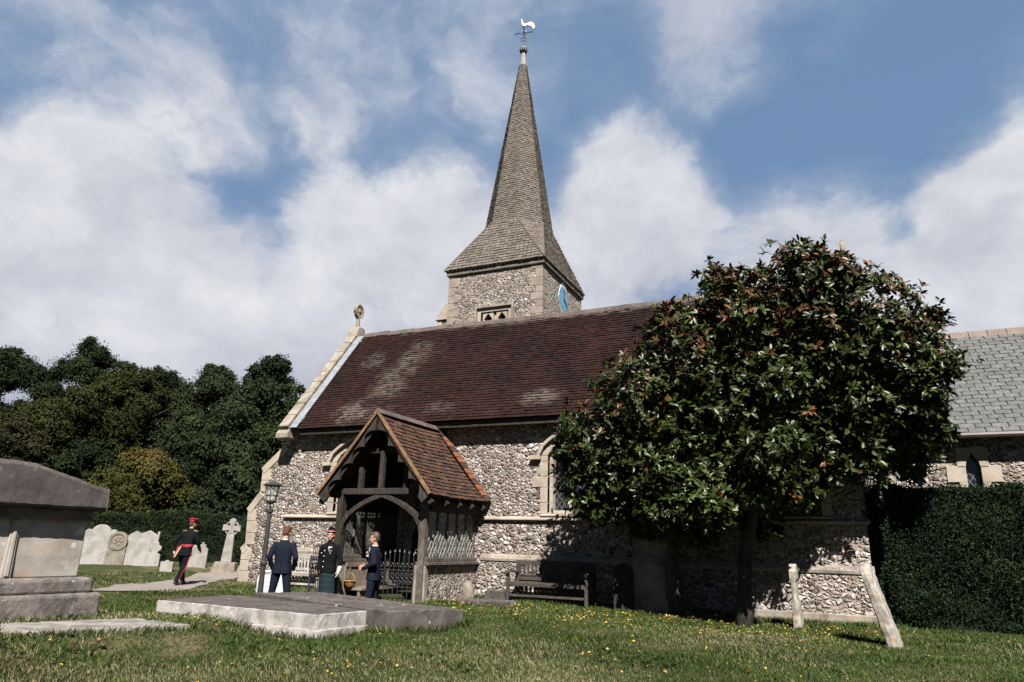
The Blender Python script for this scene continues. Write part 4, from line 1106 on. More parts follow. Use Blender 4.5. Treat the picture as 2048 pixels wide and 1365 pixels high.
# stones by the wall
def lump(name, c, r, mat, label, cat, seed):
    rg = np.random.default_rng(seed); mb = MB(); mb.ellip((0, 0, 0), 1, 1, 1, 18, 12)
    ph = rg.uniform(0, 6, 6); vs = []
    for v in mb.v:
        v = np.array(v); k = 1+.12*math.sin(v[0]*3+ph[0])*math.sin(v[1]*3+ph[1])+.08*math.sin(v[2]*5+ph[2]+v[0]*4)
        v = np.sign(v)*np.abs(v)**.72*k; vs.append((c[0]+v[0]*r[0], c[1]+v[1]*r[1], c[2]+v[2]*r[2]))
    mb.v = vs
    return tag(mb.build(name, mat, None, smooth=True), label, cat)
lump('boulder', (-8.25, 15.40, .50), (.27, .16, .30), HSB, 'brown rounded footstone leaning on the flint wall right of the porch', 'stone', 4)
t4 = rough_slab('flat_stone', [(-7.45, 13.6), (-6.45, 13.45), (-6.3, 14.1), (-7.2, 14.35)], .50, .2, SLABTOP, n=(20, 14), seed=12, chip=.05, amp=.02)
tag(t4, 'flat brownish stone lying in the grass in front of the wall', 'stone')
t5 = rough_slab('stone_block', [(-7.6, 15.2), (-7.05, 15.2), (-7.05, 15.6), (-7.6, 15.6)], .60, .3, SLABTOP, n=(14, 10), seed=13, chip=.05)
tag(t5, 'small grey stone block against the wall by the dark bench', 'stone')
headstone('gravestone', (-4.28, 14.92), [(-.20, -.2), (.20, -.2), (.20, .78)]+apr(0, .78, .20, 0, 180, 12)+[(-.20, .78)], .10, m_stone('black_headstone', (.03, .028, .026), (.016, .015, .014), (.07, .068, .06), 4, .5, .3), 'dark round topped gravestone in the shade beside the buttress', yaw=0.1)

# ------------------------------------------------------------------ benches
def bench(name, x0, x1, yb, z, mat, label):
    """a slatted garden bench facing -Y, back near the wall"""
    o = empty(name, ((x0+x1)/2, yb-.3, z), label, 'bench')
    L_ = x1-x0
    mb = MB()
    for i in range(5): mb.box(x0+.03, x1-.03, yb-.56+i*.105, yb-.56+i*.105+.085, z+.42, z+.445)
    mb.box(x0+.05, x1-.05, yb-.60, yb-.565, z+.36, z+.435); mb.build('seat', mat, o, bevel=.006)
    mb = MB(); mb.box(x0+.03, x1-.03, yb-.045, yb-.005, z+.79, z+.90).box(x0+.03, x1-.03, yb-.05, yb-.015, z+.47, z+.54)
    n_ = int(L_/.105)
    for i in range(n_):
        xx = x0+.09+(L_-.18)*i/(n_-1); mb.box(xx-.028, xx+.028, yb-.04, yb-.02, z+.535, z+.795)
    mb.build('backrest', mat, o, bevel=.006)
    for xx in (x0, x1-.065):
        MB().box(xx, xx+.065, yb-.60, yb-.53, z-.1, z+.62).build('front_leg', mat, o, bevel=.008)
        MB().box(xx, xx+.065, yb-.06, yb+.005, z-.1, z+.90).build('rear_leg', mat, o, bevel=.008)
        mb = MB().prism([(yb-.64, z+.60), (yb-.50, z+.645), (yb-.05, z+.62), (yb-.05, z+.665), (yb-.50, z+.69), (yb-.66, z+.65)], YZ, xx-.012, xx+.077); mb.build('armrest', mat, o, bevel=.01)
    mb = MB().box(x0+.065, x1-.065, yb-.58, yb-.55, z+.14, z+.19)
    n_ = int(L_/.12)
    for i in range(n_): 
        xx = x0+.12+(L_-.24)*i/(n_-1); mb.box(xx-.02, xx+.02, yb-.33, yb-.30, z+.10, z+.38)
    mb.box(x0+.065, x1-.065, yb-.335, yb-.295, z+.05, z+.10); mb.build('stretcher', mat, o, bevel=.005)
    return o
b1 = bench('garden_bench', -13.95, -12.30, 15.68, .34, BENCHW, 'silvery wooden garden bench against the flint wall left of the porch')
MB().box(-12.68, -12.52, 15.62, 15.634, 1.155, 1.215).build('plaque', LAMPM, b1)
bench('garden_bench', -7.0, -5.1, 15.62, .38, BENCHD, 'dark wooden garden bench in the tree shade right of the porch')

# ------------------------------------------------------------------ lamp post
lx, ly = -11.2, 11.95; lz = gz(lx, ly)
lamp = empty('lamp_post', (lx, ly, lz), 'black lamp post with a glazed lantern in front of the church corner', 'lamp post')
topz_ = 2.20
MB().lathe([(.085, -.2), (.085, .25), (.06, .33), (.052, 1.05), (.075, 1.07), (.078, 1.12), (.05, 1.15), (.043, topz_-lz-.06), (.07, topz_-lz-.05), (.07, topz_-lz), (.03, topz_-lz+.02)], (lx, ly, lz), 14).build('post', LAMPM, lamp, smooth=False)
mb = MB().tube([(lx, ly, topz_), (lx, ly, topz_+.14)], .018, 8)
for k in range(4):
    a = rad(k*90+45); mb.tube([(lx+math.cos(a)*.055, ly+math.sin(a)*.055, topz_+.02), (lx+math.cos(a)*.085, ly+math.sin(a)*.085, topz_+.06), (lx+math.cos(a)*.03, ly+math.sin(a)*.03, topz_+.12)], .008, 6)
mb.lathe([(.05, topz_+.12), (.10, topz_+.145), (.115, topz_+.175), (.10, topz_+.19)], (lx, ly, 0), 16); mb.build('neck', LAMPM, lamp)
z0, z1, r0, r1 = topz_+.19, topz_+.50, .10, .155
mb = MB()
for k in range(6):
    a = rad(k*60); mb.bar((lx+math.cos(a)*r0, ly+math.sin(a)*r0, z0), (lx+math.cos(a)*r1, ly+math.sin(a)*r1, z1), .014, .014)
for zf in (0, .35, .98):
    rr_ = r0+(r1-r0)*zf
    for k in range(6):
        a, b = rad(k*60), rad(k*60+60); mb.bar((lx+math.cos(a)*rr_, ly+math.sin(a)*rr_, z0+(z1-z0)*zf), (lx+math.cos(b)*rr_, ly+math.sin(b)*rr_, z0+(z1-z0)*zf), .012, .014)
mb.lathe([(.20, z1), (.205, z1+.015), (.165, z1+.045), (.06, z1+.085), (.03, z1+.10), (.012, z1+.13)], (lx, ly, 0), 18)
lan = mb.build('lantern', LAMPM, lamp)
mt, t = new_mat('lantern_glass'); finish(t, (.75, .74, .70), .08, spec=.5); t.b.inputs['Alpha'].default_value = .28
MB().lathe([(r0-.006, z0+.01), (r1-.008, z1-.01)], (lx, ly, 0), 6, rot=rad(-30)).build('glass', mt, lan)
MB().lathe([(.02, z0), (.03, z0+.02), (.03, z0+.12), (.012, z0+.17)], (lx, ly, 0), 8).build('bulb', m_plain('pearl_bulb', (.6, .58, .52), .4), lan)

# ------------------------------------------------------------------ gates
def gate(o, w, h):
    mb = MB(); z0 = .05
    mb.box(-.018, .018, -.018, .018, -.1, h+.04); mb.box(w-.015, w+.015, -.015, .015, z0, h-.05)
    for zf in (z0+.08, h*.52, h*.80): mb.box(.018, w-.015, -.012, .012, zf, zf+.026)
    mb.build('frame', IRON, o, world=False)
    mb = MB(); n_ = 8
    for i in range(1, n_):
        xx = w*i/n_; mb.tube([(xx, 0, z0), (xx, 0, h+.02+.10*math.sin(math.pi*i/n_))], .009, 6)
        zt_ = h+.02+.10*math.sin(math.pi*i/n_); mb.lathe([(.004, zt_), (.022, zt_+.03), (.003, zt_+.09)], (xx, 0, 0), 6)
        if i % 2: mb.tube([(xx+w/n_, 0, z0), (xx+w/n_, 0, h*.5)], .007, 6)
    mb.build('bars', IRON, o, world=False)
    mb = MB()
    for i in range(n_):
        cx = w*(i+.5)/n_
        for cz_, r_ in ((h*.66, .045), (h*.60, .03), (h*.74, .032), (h*.9, .04)):
            mb.tube([(cx+r_*(1-.06*k/2)*math.cos(rad(k*30)), 0, cz_+r_*math.sin(rad(k*30))) for k in range(13)], .006, 5, cap=False)
    mb.build('scrollwork', IRON, o, world=False); mb = MB()
    mb.tube([(.0, 0, h), (.0, 0, h+.12), (.03, 0, h+.20), (.08, 0, h+.21), (.10, 0, h+.16), (.07, 0, h+.12), (.045, 0, h+.15)], .014, 6)
    mb.build('scroll_finial', IRON, o, world=False)
g1 = empty('iron_gate', (-10.72, 13.32, gz(-10.72, 13.0)*0+.12), 'open black iron gate leaf beside the kilted man', 'gate', 'iron gates of the porch', rz=rad(-68)); gate(g1, .95, 1.22)
g2 = empty('iron_gate', (-8.40, 13.56, .03), 'closed black iron gate leaf across the right half of the porch doorway', 'gate', 'iron gates of the porch', rz=rad(180)); gate(g2, .98, 1.22)

# ------------------------------------------------------------------ sign board and basket
sg = empty('sign_board', (-11.62, 12.75, gz(-11.62, 12.75)), 'white pavement sign board in a rounded tube frame behind the man in blue', 'sign', rz=rad(24))
zs = sg.location.z
fr = [(-.33, 0, -.02), (-.33, 0, .72), (-.29, 0, .83), (-.20, 0, .88), (.20, 0, .88), (.29, 0, .83), (.33, 0, .72), (.33, 0, -.02)]
MB().tube(fr, .022, 8).build('frame', WHITE, sg, world=False, smooth=True)
MB().tube([(p[0], .38-p[2]*.42, p[2]) for p in fr], .022, 8).build('rear_frame', WHITE, sg, world=False, smooth=True)
mb = MB().box(-.28, .28, -.008, .008, .10, .82, mi=0)
for k in range(6): mb.box(-.20, .20-(k % 3)*.05, -.0125, -.008, .66-k*.09, .675-k*.09, mi=1)
mb.build('panel', [m_plain('sign_panel', (.46, .47, .49), .4, .4, .08), m_plain('sign_lines', (.35, .38, .42), .6)], sg, world=False)
bk = empty('wicker_basket', (-10.22, 13.66, .602), 'round wicker basket with a hooped handle on the porch seat', 'basket')
mt, t = new_mat('wicker'); sp = t.add('ShaderNodeSeparateXYZ', {0: t.co}).outputs
wv_ = t.math('PINGPONG', t.math('ADD', t.math('MULTIPLY', sp[2], 42), t.math('MULTIPLY', t.noise(t.co, 30, 2), 1.2)), .5)
finish(t, t.mix(t.mr(wv_, .1, .4), (.12, .06, .022), (.34, .19, .075)), .6, wv_, 1, .01, .3)
WICK = mt
MB().lathe([(.07, .0), (.09, .01), (.115, .07), (.135, .13), (.138, .14), (.128, .142), (.115, .12), (.075, .03)], (0, 0, 0), 22).build('bowl', WICK, bk, world=False, smooth=True)
mb = MB().tube([(.125*math.cos(rad(a)), 0, .13+.17*math.sin(rad(a))) for a in range(0, 181, 15)], .011, 8)
mb.tube([(.138*math.cos(rad(a)), .138*math.sin(rad(a)), .137) for a in range(0, 361, 20)], .014, 6, cap=False); mb.build('handle', WICK, bk, world=False, smooth=True)
# ------------------------------------------------------------------ vegetation
def m_leaf(name, stops, rough=.5, spec=.4, sc=.6, back=None):
    mt, t = new_mat(name)
    r = t.attr('rnd'); n = t.noise(t.co, sc, 3)
    c = t.ramp(r, stops)
    c = t.vmath('SCALE', c, scale=t.mr(n, .3, .7, .75, 1.25))
    finish(t, c, rough, None, spec=spec)
    return mt
def unit(a): return a/np.maximum(np.linalg.norm(a, axis=-1, keepdims=True), 1e-9)
def leaves(name, base, dirv, up, L, W_, rnd, mats, droop=.15, parent=None, simple=False):
    """one mesh of many separate leaves"""
    a = unit(dirv); s_ = unit(np.cross(a, up)); n_ = np.cross(s_, a)
    L = L[:, None]; W_ = W_[:, None]
    if simple:
        V = np.stack([base, base+a*L*.5+s_*W_*.5, base+a*L-n_*L*droop, base+a*L*.5-s_*W_*.5], 1)
        k = 4; Fc = (np.arange(len(base))[:, None]*4+np.array([0, 1, 2, 3])[None])
    else:
        V = np.stack([base, base+a*L*.32+s_*W_*.40+n_*W_*.16, base+a*L*.32-s_*W_*.40+n_*W_*.16,
                      base+a*L*.68+s_*W_*.46+n_*W_*.14-n_*L*droop*.45, base+a*L*.68-s_*W_*.46+n_*W_*.14-n_*L*droop*.45, base+a*L-n_*L*droop,
                      base+a*L*.32, base+a*L*.68-n_*L*droop*.45], 1)
        T_ = np.array([[0, 1, 6], [0, 6, 2], [1, 3, 7], [1, 7, 6], [6, 7, 4], [6, 4, 2], [3, 5, 7], [7, 5, 4]])
        k = 8; Fc = (np.arange(len(base))[:, None, None]*8+T_[None]).reshape(-1, 3)
    V = V.reshape(-1, 3)
    me = fast_mesh(name, V, Fc, np.repeat(rnd, k), mats, smooth=not simple)
    return link(name, me, parent, True)
def rand_dirs(rg, n): return unit(rg.normal(size=(n, 3)))

# magnolia in front of the nave
mag = empty('magnolia_tree', (-1.9, 14.55, gz(-1.9, 14.55)), 'large glossy leaved magnolia tree with rust tinged tips in front of the nave', 'tree')
BL = [(-0.4, 13.99, 6.32, 1.11), (-1.51, 13.84, 6.15, 0.92), (0.61, 14.46, 5.95, 1.05), (1.24, 14.98, 5.22, 0.89), (-2.53, 13.87, 5.48, 1.01), (-3.58, 13.93, 4.63, 1.03), (-4.48, 14.05, 3.71, 0.91), (-4.85, 14.16, 2.91, 0.68), (-3.54, 14.44, 3.11, 1.06), (-2.48, 14.34, 4.03, 1.26), (-1.18, 14.32, 4.85, 1.13), (0.21, 15.02, 4.64, 1.16), (1.14, 15.6, 4.07, 0.8), (1.26, 15.8, 3.46, 0.5), (0.22, 15.1, 3.66, 0.75), (-1.04, 14.76, 3.54, 1.12), (-2.22, 14.76, 2.91, 0.82), (-0.84, 15.05, 2.74, 0.45), (0.53, 15.4, 3.25, 0.45), (1.54, 14.63, 4.45, 0.45), (1.64, 15.02, 5.7, 0.44), (-0.33, 13.77, 7.05, 0.44), (-1.82, 13.58, 6.72, 0.39), (0.35, 14.07, 6.77, 0.4), (-3.31, 14.67, 2.55, 0.56), (-4.2, 14.47, 2.62, 0.56), (-1.58, 14.94, 2.69, 0.45), (-2.85, 13.62, 6.06, 0.38), (1.84, 15.0, 6.02, 0.25), (-4.97, 13.88, 3.54, 0.41), (-1.35, 14.0, 3.32, 0.75), (-0.64, 14.03, 4.04, 0.64), (-2.07, 13.96, 3.13, 0.76), (-3.22, 13.78, 3.1, 0.72), (-1.73, 13.77, 4.42, 0.81), (-0.75, 13.84, 4.69, 0.75), (0.0, 14.07, 5.38, 0.74), (-1.2, 13.25, 2.7, .55), (-1.0, 12.95, 3.35, .55), (-2.5, 13.45, 2.6, .6), (-2.0, 13.2, 2.35, .4), (-3.3, 13.9, 2.4, .5), (-2.76, 15.1, 2.15, 0.5), (-1.5, 15.0, 2.2, 0.45), (-3.7, 15.0, 2.27, 0.5), (-4.6, 14.3, 2.45, .45), (-0.6, 15.0, 5.6, 0.8), (0.5, 15.1, 5.2, 0.8), (-1.8, 14.6, 4.9, 0.8), (-3.11, 15.87, 4.15, 0.89), (-0.21, 14.76, 6.77, 0.63), (1.75, 14.7, 5.0, 0.45), (1.55, 14.9, 3.9, 0.45)]
rg = np.random.default_rng(77)
pos = []; drs = []; top = []
for i, (x, y, z, r) in enumerate(BL):
    n_ = int(540*r**2)+22
    d_ = rand_dirs(rg, n_); rad_ = r*(.45+.62*rg.random((n_, 1))**.55)
    p = np.array([x, y, z])+d_*rad_*np.array([1.0, .95, .95])
    k = rg.random(n_) < (.30+.7*(np.sin(p[:, 0]*3.1+p[:, 2]*2.3)*np.sin(p[:, 1]*2.7-p[:, 2]*1.9)*.5+.6))
    p = p[k]; d_ = d_[k]
    pos.append(p); drs.append(d_)
    for q in range(5 if r > .6 else 3):          # sprays that break the outline
        dd = rand_dirs(rg, 1)[0]; dd[2] = abs(dd[2])*.9-.1; dd /= np.linalg.norm(dd); k3 = rg.integers(4, 7)
        ln_ = r*rg.uniform(.92, 1.0+.16/max(r, .5)); pp3 = np.array([x, y, z])+dd*ln_+rg.normal(size=(k3, 3))*.07+dd*np.linspace(-.28, .1, k3)[:, None]
        pos.append(pp3); drs.append(np.tile(dd, (k3, 1)))
pos = np.concatenate(pos); drs = np.concatenate(drs)
ok = (pos[:, 1] < 15.6) | (pos[:, 0] > .5) | ((pos[:, 2]-4.9) > (pos[:, 1]-15.4)*1.28)
pos, drs = pos[ok], drs[ok]
axd = unit(drs*.75+np.array([0, -.12, .55])+rg.normal(size=drs.shape)*.35)
NLf = 9
base = np.repeat(pos, NLf, 0); ax9 = np.repeat(axd, NLf, 0)
pa = unit(np.cross(ax9, rg.normal(size=ax9.shape)))
ang = np.radians(rg.uniform(38, 92, len(base)))[:, None]
dl = ax9*np.cos(ang)+pa*np.sin(ang)
base = base-ax9*rg.uniform(0, .09, (len(base), 1))
up = unit(ax9+.25*rg.normal(size=ax9.shape))
L_ = rg.uniform(.10, .175, len(base)); W_ = L_*rg.uniform(.34, .44, len(base))
tipf = np.clip((base[:, 2]-4.8)/2.2, 0, 1)*.48+np.clip((-2.0-base[:, 0])/2.0, 0, 1)*np.clip((base[:, 2]-3.0)/1.5, 0, 1)*.30+.012
rst = np.repeat(rg.random(len(pos)), NLf) < tipf
rnd = np.where(rst & (rg.random(len(base)) < .75), rg.uniform(.82, 1.0, len(base)), rg.uniform(0, .74, len(base)))
MAGL = m_leaf('magnolia_leaf', [(0, (.008, .014, .0022)), (.35, (.018, .029, .0045)), (.72, (.040, .054, .0080)), (.80, (.040, .030, .009)), (.9, (.075, .032, .012)), (1, (.115, .046, .016))], .42, .24)
leaves('crown', base, dl, up, L_, W_, rnd, [MAGL], .16, mag)
BARK = m_stone('bark', (.060, .050, .042), (.024, .02, .017), (.15, .135, .115), 6, .7, .4)
mb = MB(); gzt = gz(-1.9, 14.55)
mb.tube([(-1.90, 14.55, gzt-.2), (-1.86, 14.55, gzt+.4), (-1.78, 14.62, 1.6), (-1.5, 14.65, 2.8), (-1.1, 14.6, 4.0), (-.6, 14.4, 5.6), (-.35, 14.0, 6.8)], [.20, .14, .125, .11, .09, .06, .02], 10)
mb.build('trunk', BARK, mag, smooth=True)
mb = MB().tube([(-3.15, 14.85, gz(-3.15, 14.85)-.2), (-3.17, 14.85, 1.0), (-3.28, 14.82, 1.9), (-3.25, 14.7, 2.7), (-2.9, 14.6, 3.6), (-2.6, 14.5, 4.8)], [.14, .10, .085, .075, .06, .03], 9)
mb.build('trunk', BARK, mag, smooth=True)
mb = MB(); rr_ = random.Random(3)
spine = [Vector((-1.5, 14.65, 2.8)), Vector((-1.1, 14.6, 4.0)), Vector((-.8, 14.5, 5.0)), Vector((-3.25, 14.7, 2.7)), Vector((-2.9, 14.6, 3.6))]
for (x, y, z, r) in BL:
    e = Vector((x, y, z)); s_ = min([q for q in spine if q.z < z+.3] or [spine[0]], key=lambda q: (q-e).length)
    mid = (s_+e)/2+Vector((rr_.uniform(-.2, .2), rr_.uniform(-.2, .2), rr_.uniform(-.05, .25)))
    mb.tube([s_, mid, e], [.05, .035, .018], 6)
    for k in range(5):
        q = e+Vector((rr_.uniform(-1, 1), rr_.uniform(-1, 1), rr_.uniform(-.5, 1)))*r*.85
        mb.tube([mid.lerp(e, .6), (e+q)/2+Vector((0, 0, .05)), q], [.018, .012, .006], 5)
mb.build('branches', BARK, mag, smooth=True)

# trees beyond the churchyard
LF = {0: m_leaf('dark_oak_leaf', [(0, (.005, .009, .003)), (.5, (.010, .017, .005)), (1, (.020, .030, .009))], .85, .10, .25),
      1: m_leaf('olive_leaf', [(0, (.010, .014, .003)), (.5, (.019, .024, .005)), (1, (.034, .036, .008))], .85, .1, .25),
      2: m_leaf('mid_green_leaf', [(0, (.006, .012, .004)), (.5, (.013, .022, .007)), (1, (.026, .038, .011))], .8, .12, .25),
      3: m_leaf('brownish_leaf', [(0, (.012, .013, .004)), (.5, (.021, .021, .007)), (1, (.034, .031, .011))], .85, .1, .25),
      4: m_leaf('yellowing_leaf', [(0, (.026, .029, .006)), (.5, (.048, .049, .010)), (.8, (.068, .062, .014)), (1, (.095, .056, .018))], .85, .1, .25)}
TREES = [(-50.66, 27.72, 13.42, 4.09, 0), (-47.23, 31.23, 14.62, 3.37, 0), (-38.78, 28.22, 11.22, 3.81, 1), (-40.48, 31.72, 12.17, 2.5, 0), (-35.48, 31.8, 12.03, 2.4, 2), (-30.05, 30.89, 12.05, 2.09, 2), (-31.16, 30.0, 9.6, 2.76, 2), (-40.15, 24.89, 8.85, 2.98, 1), (-38.08, 21.8, 7.19, 2.04, 3), (-32.1, 27.92, 7.55, 2.35, 0), (-29.31, 23.04, 5.34, 2.22, 4), (-27.24, 29.05, 7.51, 1.62, 2), (-36.5, 25.06, 6.47, 2.02, 0), (-25.74, 24.85, 4.88, 1.41, 2), (-31.04, 35.56, 10.38, 2.29, 2), (-49.98, 25.41, 10.84, 3.51, 0)]
TLAB = ['dark green oak tree at the left edge, tall behind the others', 'tallest dark green tree of the wood with a rounded top', 'broad olive green tree standing before the tallest dark trees', 'dark green tree on the right shoulder of the tallest tree',
        'mid green tree with a ragged top left of the sky gap by the church', 'mid green tree with a loose twiggy top nearest the church roof', 'mid green tree filling the middle of the wood', 'olive tree with yellowish leaves above the chest tomb',
        'brownish green tree low at the left edge above the tomb lid', 'dark green tree between the yellowing tree and the loose topped tree', 'low yellowing tree with an orange tinged top above the clipped hedge', 'mid green tree whose foliage touches the church buttress',
        'low dark green tree left of the yellowing tree', 'small green bushy tree behind the stone cross', 'mid green tree showing just behind the church eaves', 'dark green tree partly cut by the left edge of the view']
for ti, (x, y, zt, hw, kd) in enumerate(TREES):
    rg = np.random.default_rng(100+ti); g0 = gz(x, y); H = zt-g0
    root = empty('yellowing_tree' if kd == 4 else 'broadleaf_tree', (x, y, g0), TLAB[ti], 'tree', 'trees beyond the churchyard hedge')
    nb = int(30+H*4.2); cs = []
    for b in range(nb):
        f_ = (b+.5)/nb; f_ = .05+.95*f_**.9
        env = hw*(.55+.75*math.sin(min(1, f_*1.02)*math.pi*.86)**.8)*1.05
        if f_ > .8: env *= (1.05-f_)/.25
        a = b*2.4+rg.uniform(-.5, .5); q = rg.uniform(.25, .95)*env
        r = rg.uniform(.20, .42)*min(hw, 2.6)*(1.0 if f_ < .7 else .82)
        z_ = g0+H*f_-r*.7 if f_ > .6 else g0+H*f_
        c0_ = (x+math.cos(a)*q, y+math.sin(a)*q, max(z_, g0+.5), r); cs.append(c0_)
        for k in range(3):
            dd = rand_dirs(rg, 1)[0]; dd[2] = abs(dd[2])*.9-.15; cs.append((c0_[0]+dd[0]*r*1.05, c0_[1]+dd[1]*r*1.05, max(c0_[2]+dd[2]*r*1.15, g0+.4), r*rg.uniform(.28, .45)))
    P_, D_ = [], []
    for (cx, cy_, cz_, r) in cs:
        n_ = int((1600 if kd != 4 else 2800)*r**1.5*(1 if r > .6 else 1.3)); dd = rand_dirs(rg, n_)
        rad_ = r*(.45+.8*rg.random((n_, 1)))
        wob = 1+.30*np.sin(dd[:, :1]*5+cx)*np.sin(dd[:, 2:]*6+cz_)+.20*np.sin(dd[:, 1:2]*11+cx*3)*np.sin(dd[:, 2:]*9+cy_)
        P_.append(np.array([cx, cy_, cz_])+dd*rad_*wob*np.array([1.1, 1.1, .85])); D_.append(dd)
    P_ = np.concatenate(P_); D_ = np.concatenate(D_); n_ = len(P_)
    dv_ = unit(np.cross(D_, rg.normal(size=D_.shape))+D_*.35+np.array([0, 0, -.25])); upv = unit(D_+.6*rg.normal(size=D_.shape)+np.array([0, 0, .5]))
    sz = (.095 if kd == 4 else .115)*rg.uniform(.7, 1.35, n_)
    rn = np.clip(.5+.5*np.sin(P_[:, 0]*1.1+P_[:, 2]*1.4)*np.sin(P_[:, 1]*1.2+1)*.6+rg.normal(size=n_)*.22, 0, 1)
    if kd == 4: rn = np.clip(rn*.75+np.clip((P_[:, 2]-g0-H*.68)/(H*.3), 0, 1)*.5, 0, 1)
    leaves('crown', P_, dv_, upv, sz*1.15, sz*.8, rn, [LF[kd]], .12, root, simple=True)
    mb = MB(); rr_ = random.Random(ti)
    mb.tube([(x, y, g0-.3), (x+.1, y, g0+H*.25), (x-.1, y+.1, g0+H*.55), (x, y, g0+H*.9)], [.30*H/11, .22*H/11, .14*H/11, .03], 8)
    for (cx, cy_, cz_, r) in cs[::6]:
        s_ = Vector((x, y, max(g0+.3, cz_-r*1.2-.5*math.hypot(cx-x, cy_-y)))); e = Vector((cx, cy_, cz_+r*.5))
        mb.tube([s_, (s_+e)/2+Vector((rr_.uniform(-.3, .3), rr_.uniform(-.3, .3), .2)), e], [.07, .045, .015], 5)
    mb.build('trunk', BARK if kd else BARK, root, smooth=True)
# a far wood closing the gaps behind
rg = np.random.default_rng(9); n_ = 26000
ang = rg.uniform(rad(98), rad(155), n_); dist = rg.uniform(58, 74, n_)
P_ = np.stack([np.cos(ang)*dist, np.sin(ang)*dist, rg.random(n_)**.8*(10.5+1.6*np.sin(ang*19)+1.0*np.sin(ang*47))], 1)
D_ = rand_dirs(rg, n_); D_[:, 1] -= .6
tag(leaves('far_wood', P_, np.cross(D_, rg.normal(size=D_.shape)), unit(D_), rg.uniform(.5, .95, n_), rg.uniform(.4, .7, n_), rg.random(n_), [LF[0]], .1, None, simple=True), 'dark wood far behind the churchyard trees', 'wood', kind='stuff')

# clipped hedges
YEW = m_leaf('yew_leaf', [(0, (.008, .018, .007)), (.5, (.014, .029, .011)), (.93, (.025, .044, .015)), (1, (.05, .04, .02))], .8, .12, 1.2)
YEWL = m_leaf('clipped_hedge_leaf', [(0, (.008, .017, .006)), (.5, (.013, .025, .008)), (.9, (.024, .037, .011)), (1, (.035, .043, .012))], .8, .12, 1.2)
HCORE = m_plain('hedge_core', (.008, .013, .006), .95, .1, .3)
def hedge(p0, p1, dep, h, label, mat, leaf, dens, seed, under=.0, group='clipped yew hedges'):
    rg = np.random.default_rng(seed); a = Vector((*p0, 0)); b = Vector((*p1, 0)); ax_ = (b-a); Lh = ax_.length; ax_.normalize(); nv = Vector((ax_.y, -ax_.x, 0))
    if nv.y > 0: nv = -nv
    g0 = gz((p0[0]+p1[0])/2, (p0[1]+p1[1])/2)
    root = empty('hedge', ((p0[0]+p1[0])/2, (p0[1]+p1[1])/2, g0), label, 'hedge', group)
    A = np.array(ax_); N_ = np.array(nv); O_ = np.array(a)+np.array([0, 0, g0])
    def surf(n_, face):
        u = rg.random(n_)*Lh; v = rg.random(n_)*h; w = rg.random(n_)*dep
        if face == 'f': w[:] = 0; nn = np.tile(N_, (n_, 1))
        if face == 'b': w[:] = dep; nn = np.tile(-N_, (n_, 1))
        if face == 't': v[:] = h; nn = np.tile([0, 0, 1.], (n_, 1))
        if face == 'l': u[:] = 0; nn = np.tile(-A, (n_, 1))
        if face == 'r': u[:] = Lh; nn = np.tile(A, (n_, 1))
        bul = .09*np.sin(u*1.9+seed)*np.sin(v*2.3+seed*.7+w)+.05*np.sin(u*4.3+v*1.7)*np.sin(v*5.1-u*2.2+seed)+np.where(rg.random(n_) < .012, rg.random(n_)*.09, 0)+.035*np.sin(u*6.1+v*3+seed)*np.sin(v*7.3+w*5)
        und = under*np.clip(1-v/(h*.28), 0, 1)**1.5
        cv = np.minimum(v/h, 1); rnd_ = .10*np.clip((cv-.93)/.07, 0, 1)**2
        p = O_+A*u[:, None]+np.array([0, 0, 1.])*v[:, None]-N_*w[:, None]+nn*(bul-und*(face in 'flr')-rnd_+rg.normal(size=n_)*.022)[:, None]
        return p, nn
    ps, ns = [], []
    for f_, ar in (('f', Lh*h), ('t', Lh*dep), ('l', dep*h), ('r', dep*h), ('b', Lh*h*.25)):
        p, nn = surf(int(ar*dens), f_); ps.append(p); ns.append(nn)
    P_ = np.concatenate(ps); N2 = np.concatenate(ns); n_ = len(P_)
    dd = unit(N2*.9+rg.normal(size=N2.shape)*.6+np.array([0, 0, .35])); upv = unit(np.cross(dd, rg.normal(size=dd.shape)))
    rn = np.clip(.45+.3*np.sin(P_[:, 0]*4+P_[:, 2]*5)*np.sin(P_[:, 2]*3+P_[:, 1]*4)+rg.normal(size=n_)*.2, 0, 1)
    leaves('foliage', P_-dd*leaf*.4, dd, upv, leaf*rg.uniform(.7, 1.4, n_), leaf*.42*rg.uniform(.7, 1.3, n_), rn, [mat], .1, root, simple=True)
    mb = MB(); k = .06+under*.6
    c4 = [a+nv*-k+ax_*k, b+nv*-k-ax_*k, b-nv*(dep-k)-ax_*k, a-nv*(dep-k)+ax_*k]
    vs = [(p.x, p.y, g0-.1) for p in c4]+[(p.x, p.y, g0+h-.07) for p in c4]
    mb.add(vs, [(3, 2, 1, 0), (4, 5, 6, 7), (0, 1, 5, 4), (1, 2, 6, 5), (2, 3, 7, 6), (3, 0, 4, 7)]); mb.build('hedge_core', HCORE, root)
    return root
hedge((.62, 15.75), (3.02, 15.75), 1.75, 2.62, 'tall dark clipped yew hedge in front of the slate roofed chancel', YEW, .055, 2600, 5, .16)
hedge((3.12, 15.95), (7.5, 15.95), 1.6, 2.60, 'dark clipped hedge block cut off by the right edge of the view', YEW, .06, 1500, 6, .16)
HL = [((-29.6, 19.2), (-27.65, 20.15), 1.80, 'low clipped hedge block just right of the chest tomb, lowest of its row', 7), ((-27.6, 20.2), (-26.05, 20.87), 1.86, 'clipped hedge block behind the scrolled white gravestone and its neighbours', 8),
      ((-26.0, 20.9), (-24.43, 21.65), 1.98, 'tallest clipped hedge block, behind the left shoulder of the walking soldier', 9), ((-24.38, 21.68), (-21.2, 23.0), 1.92, 'long clipped hedge block behind the celtic cross', 10)]
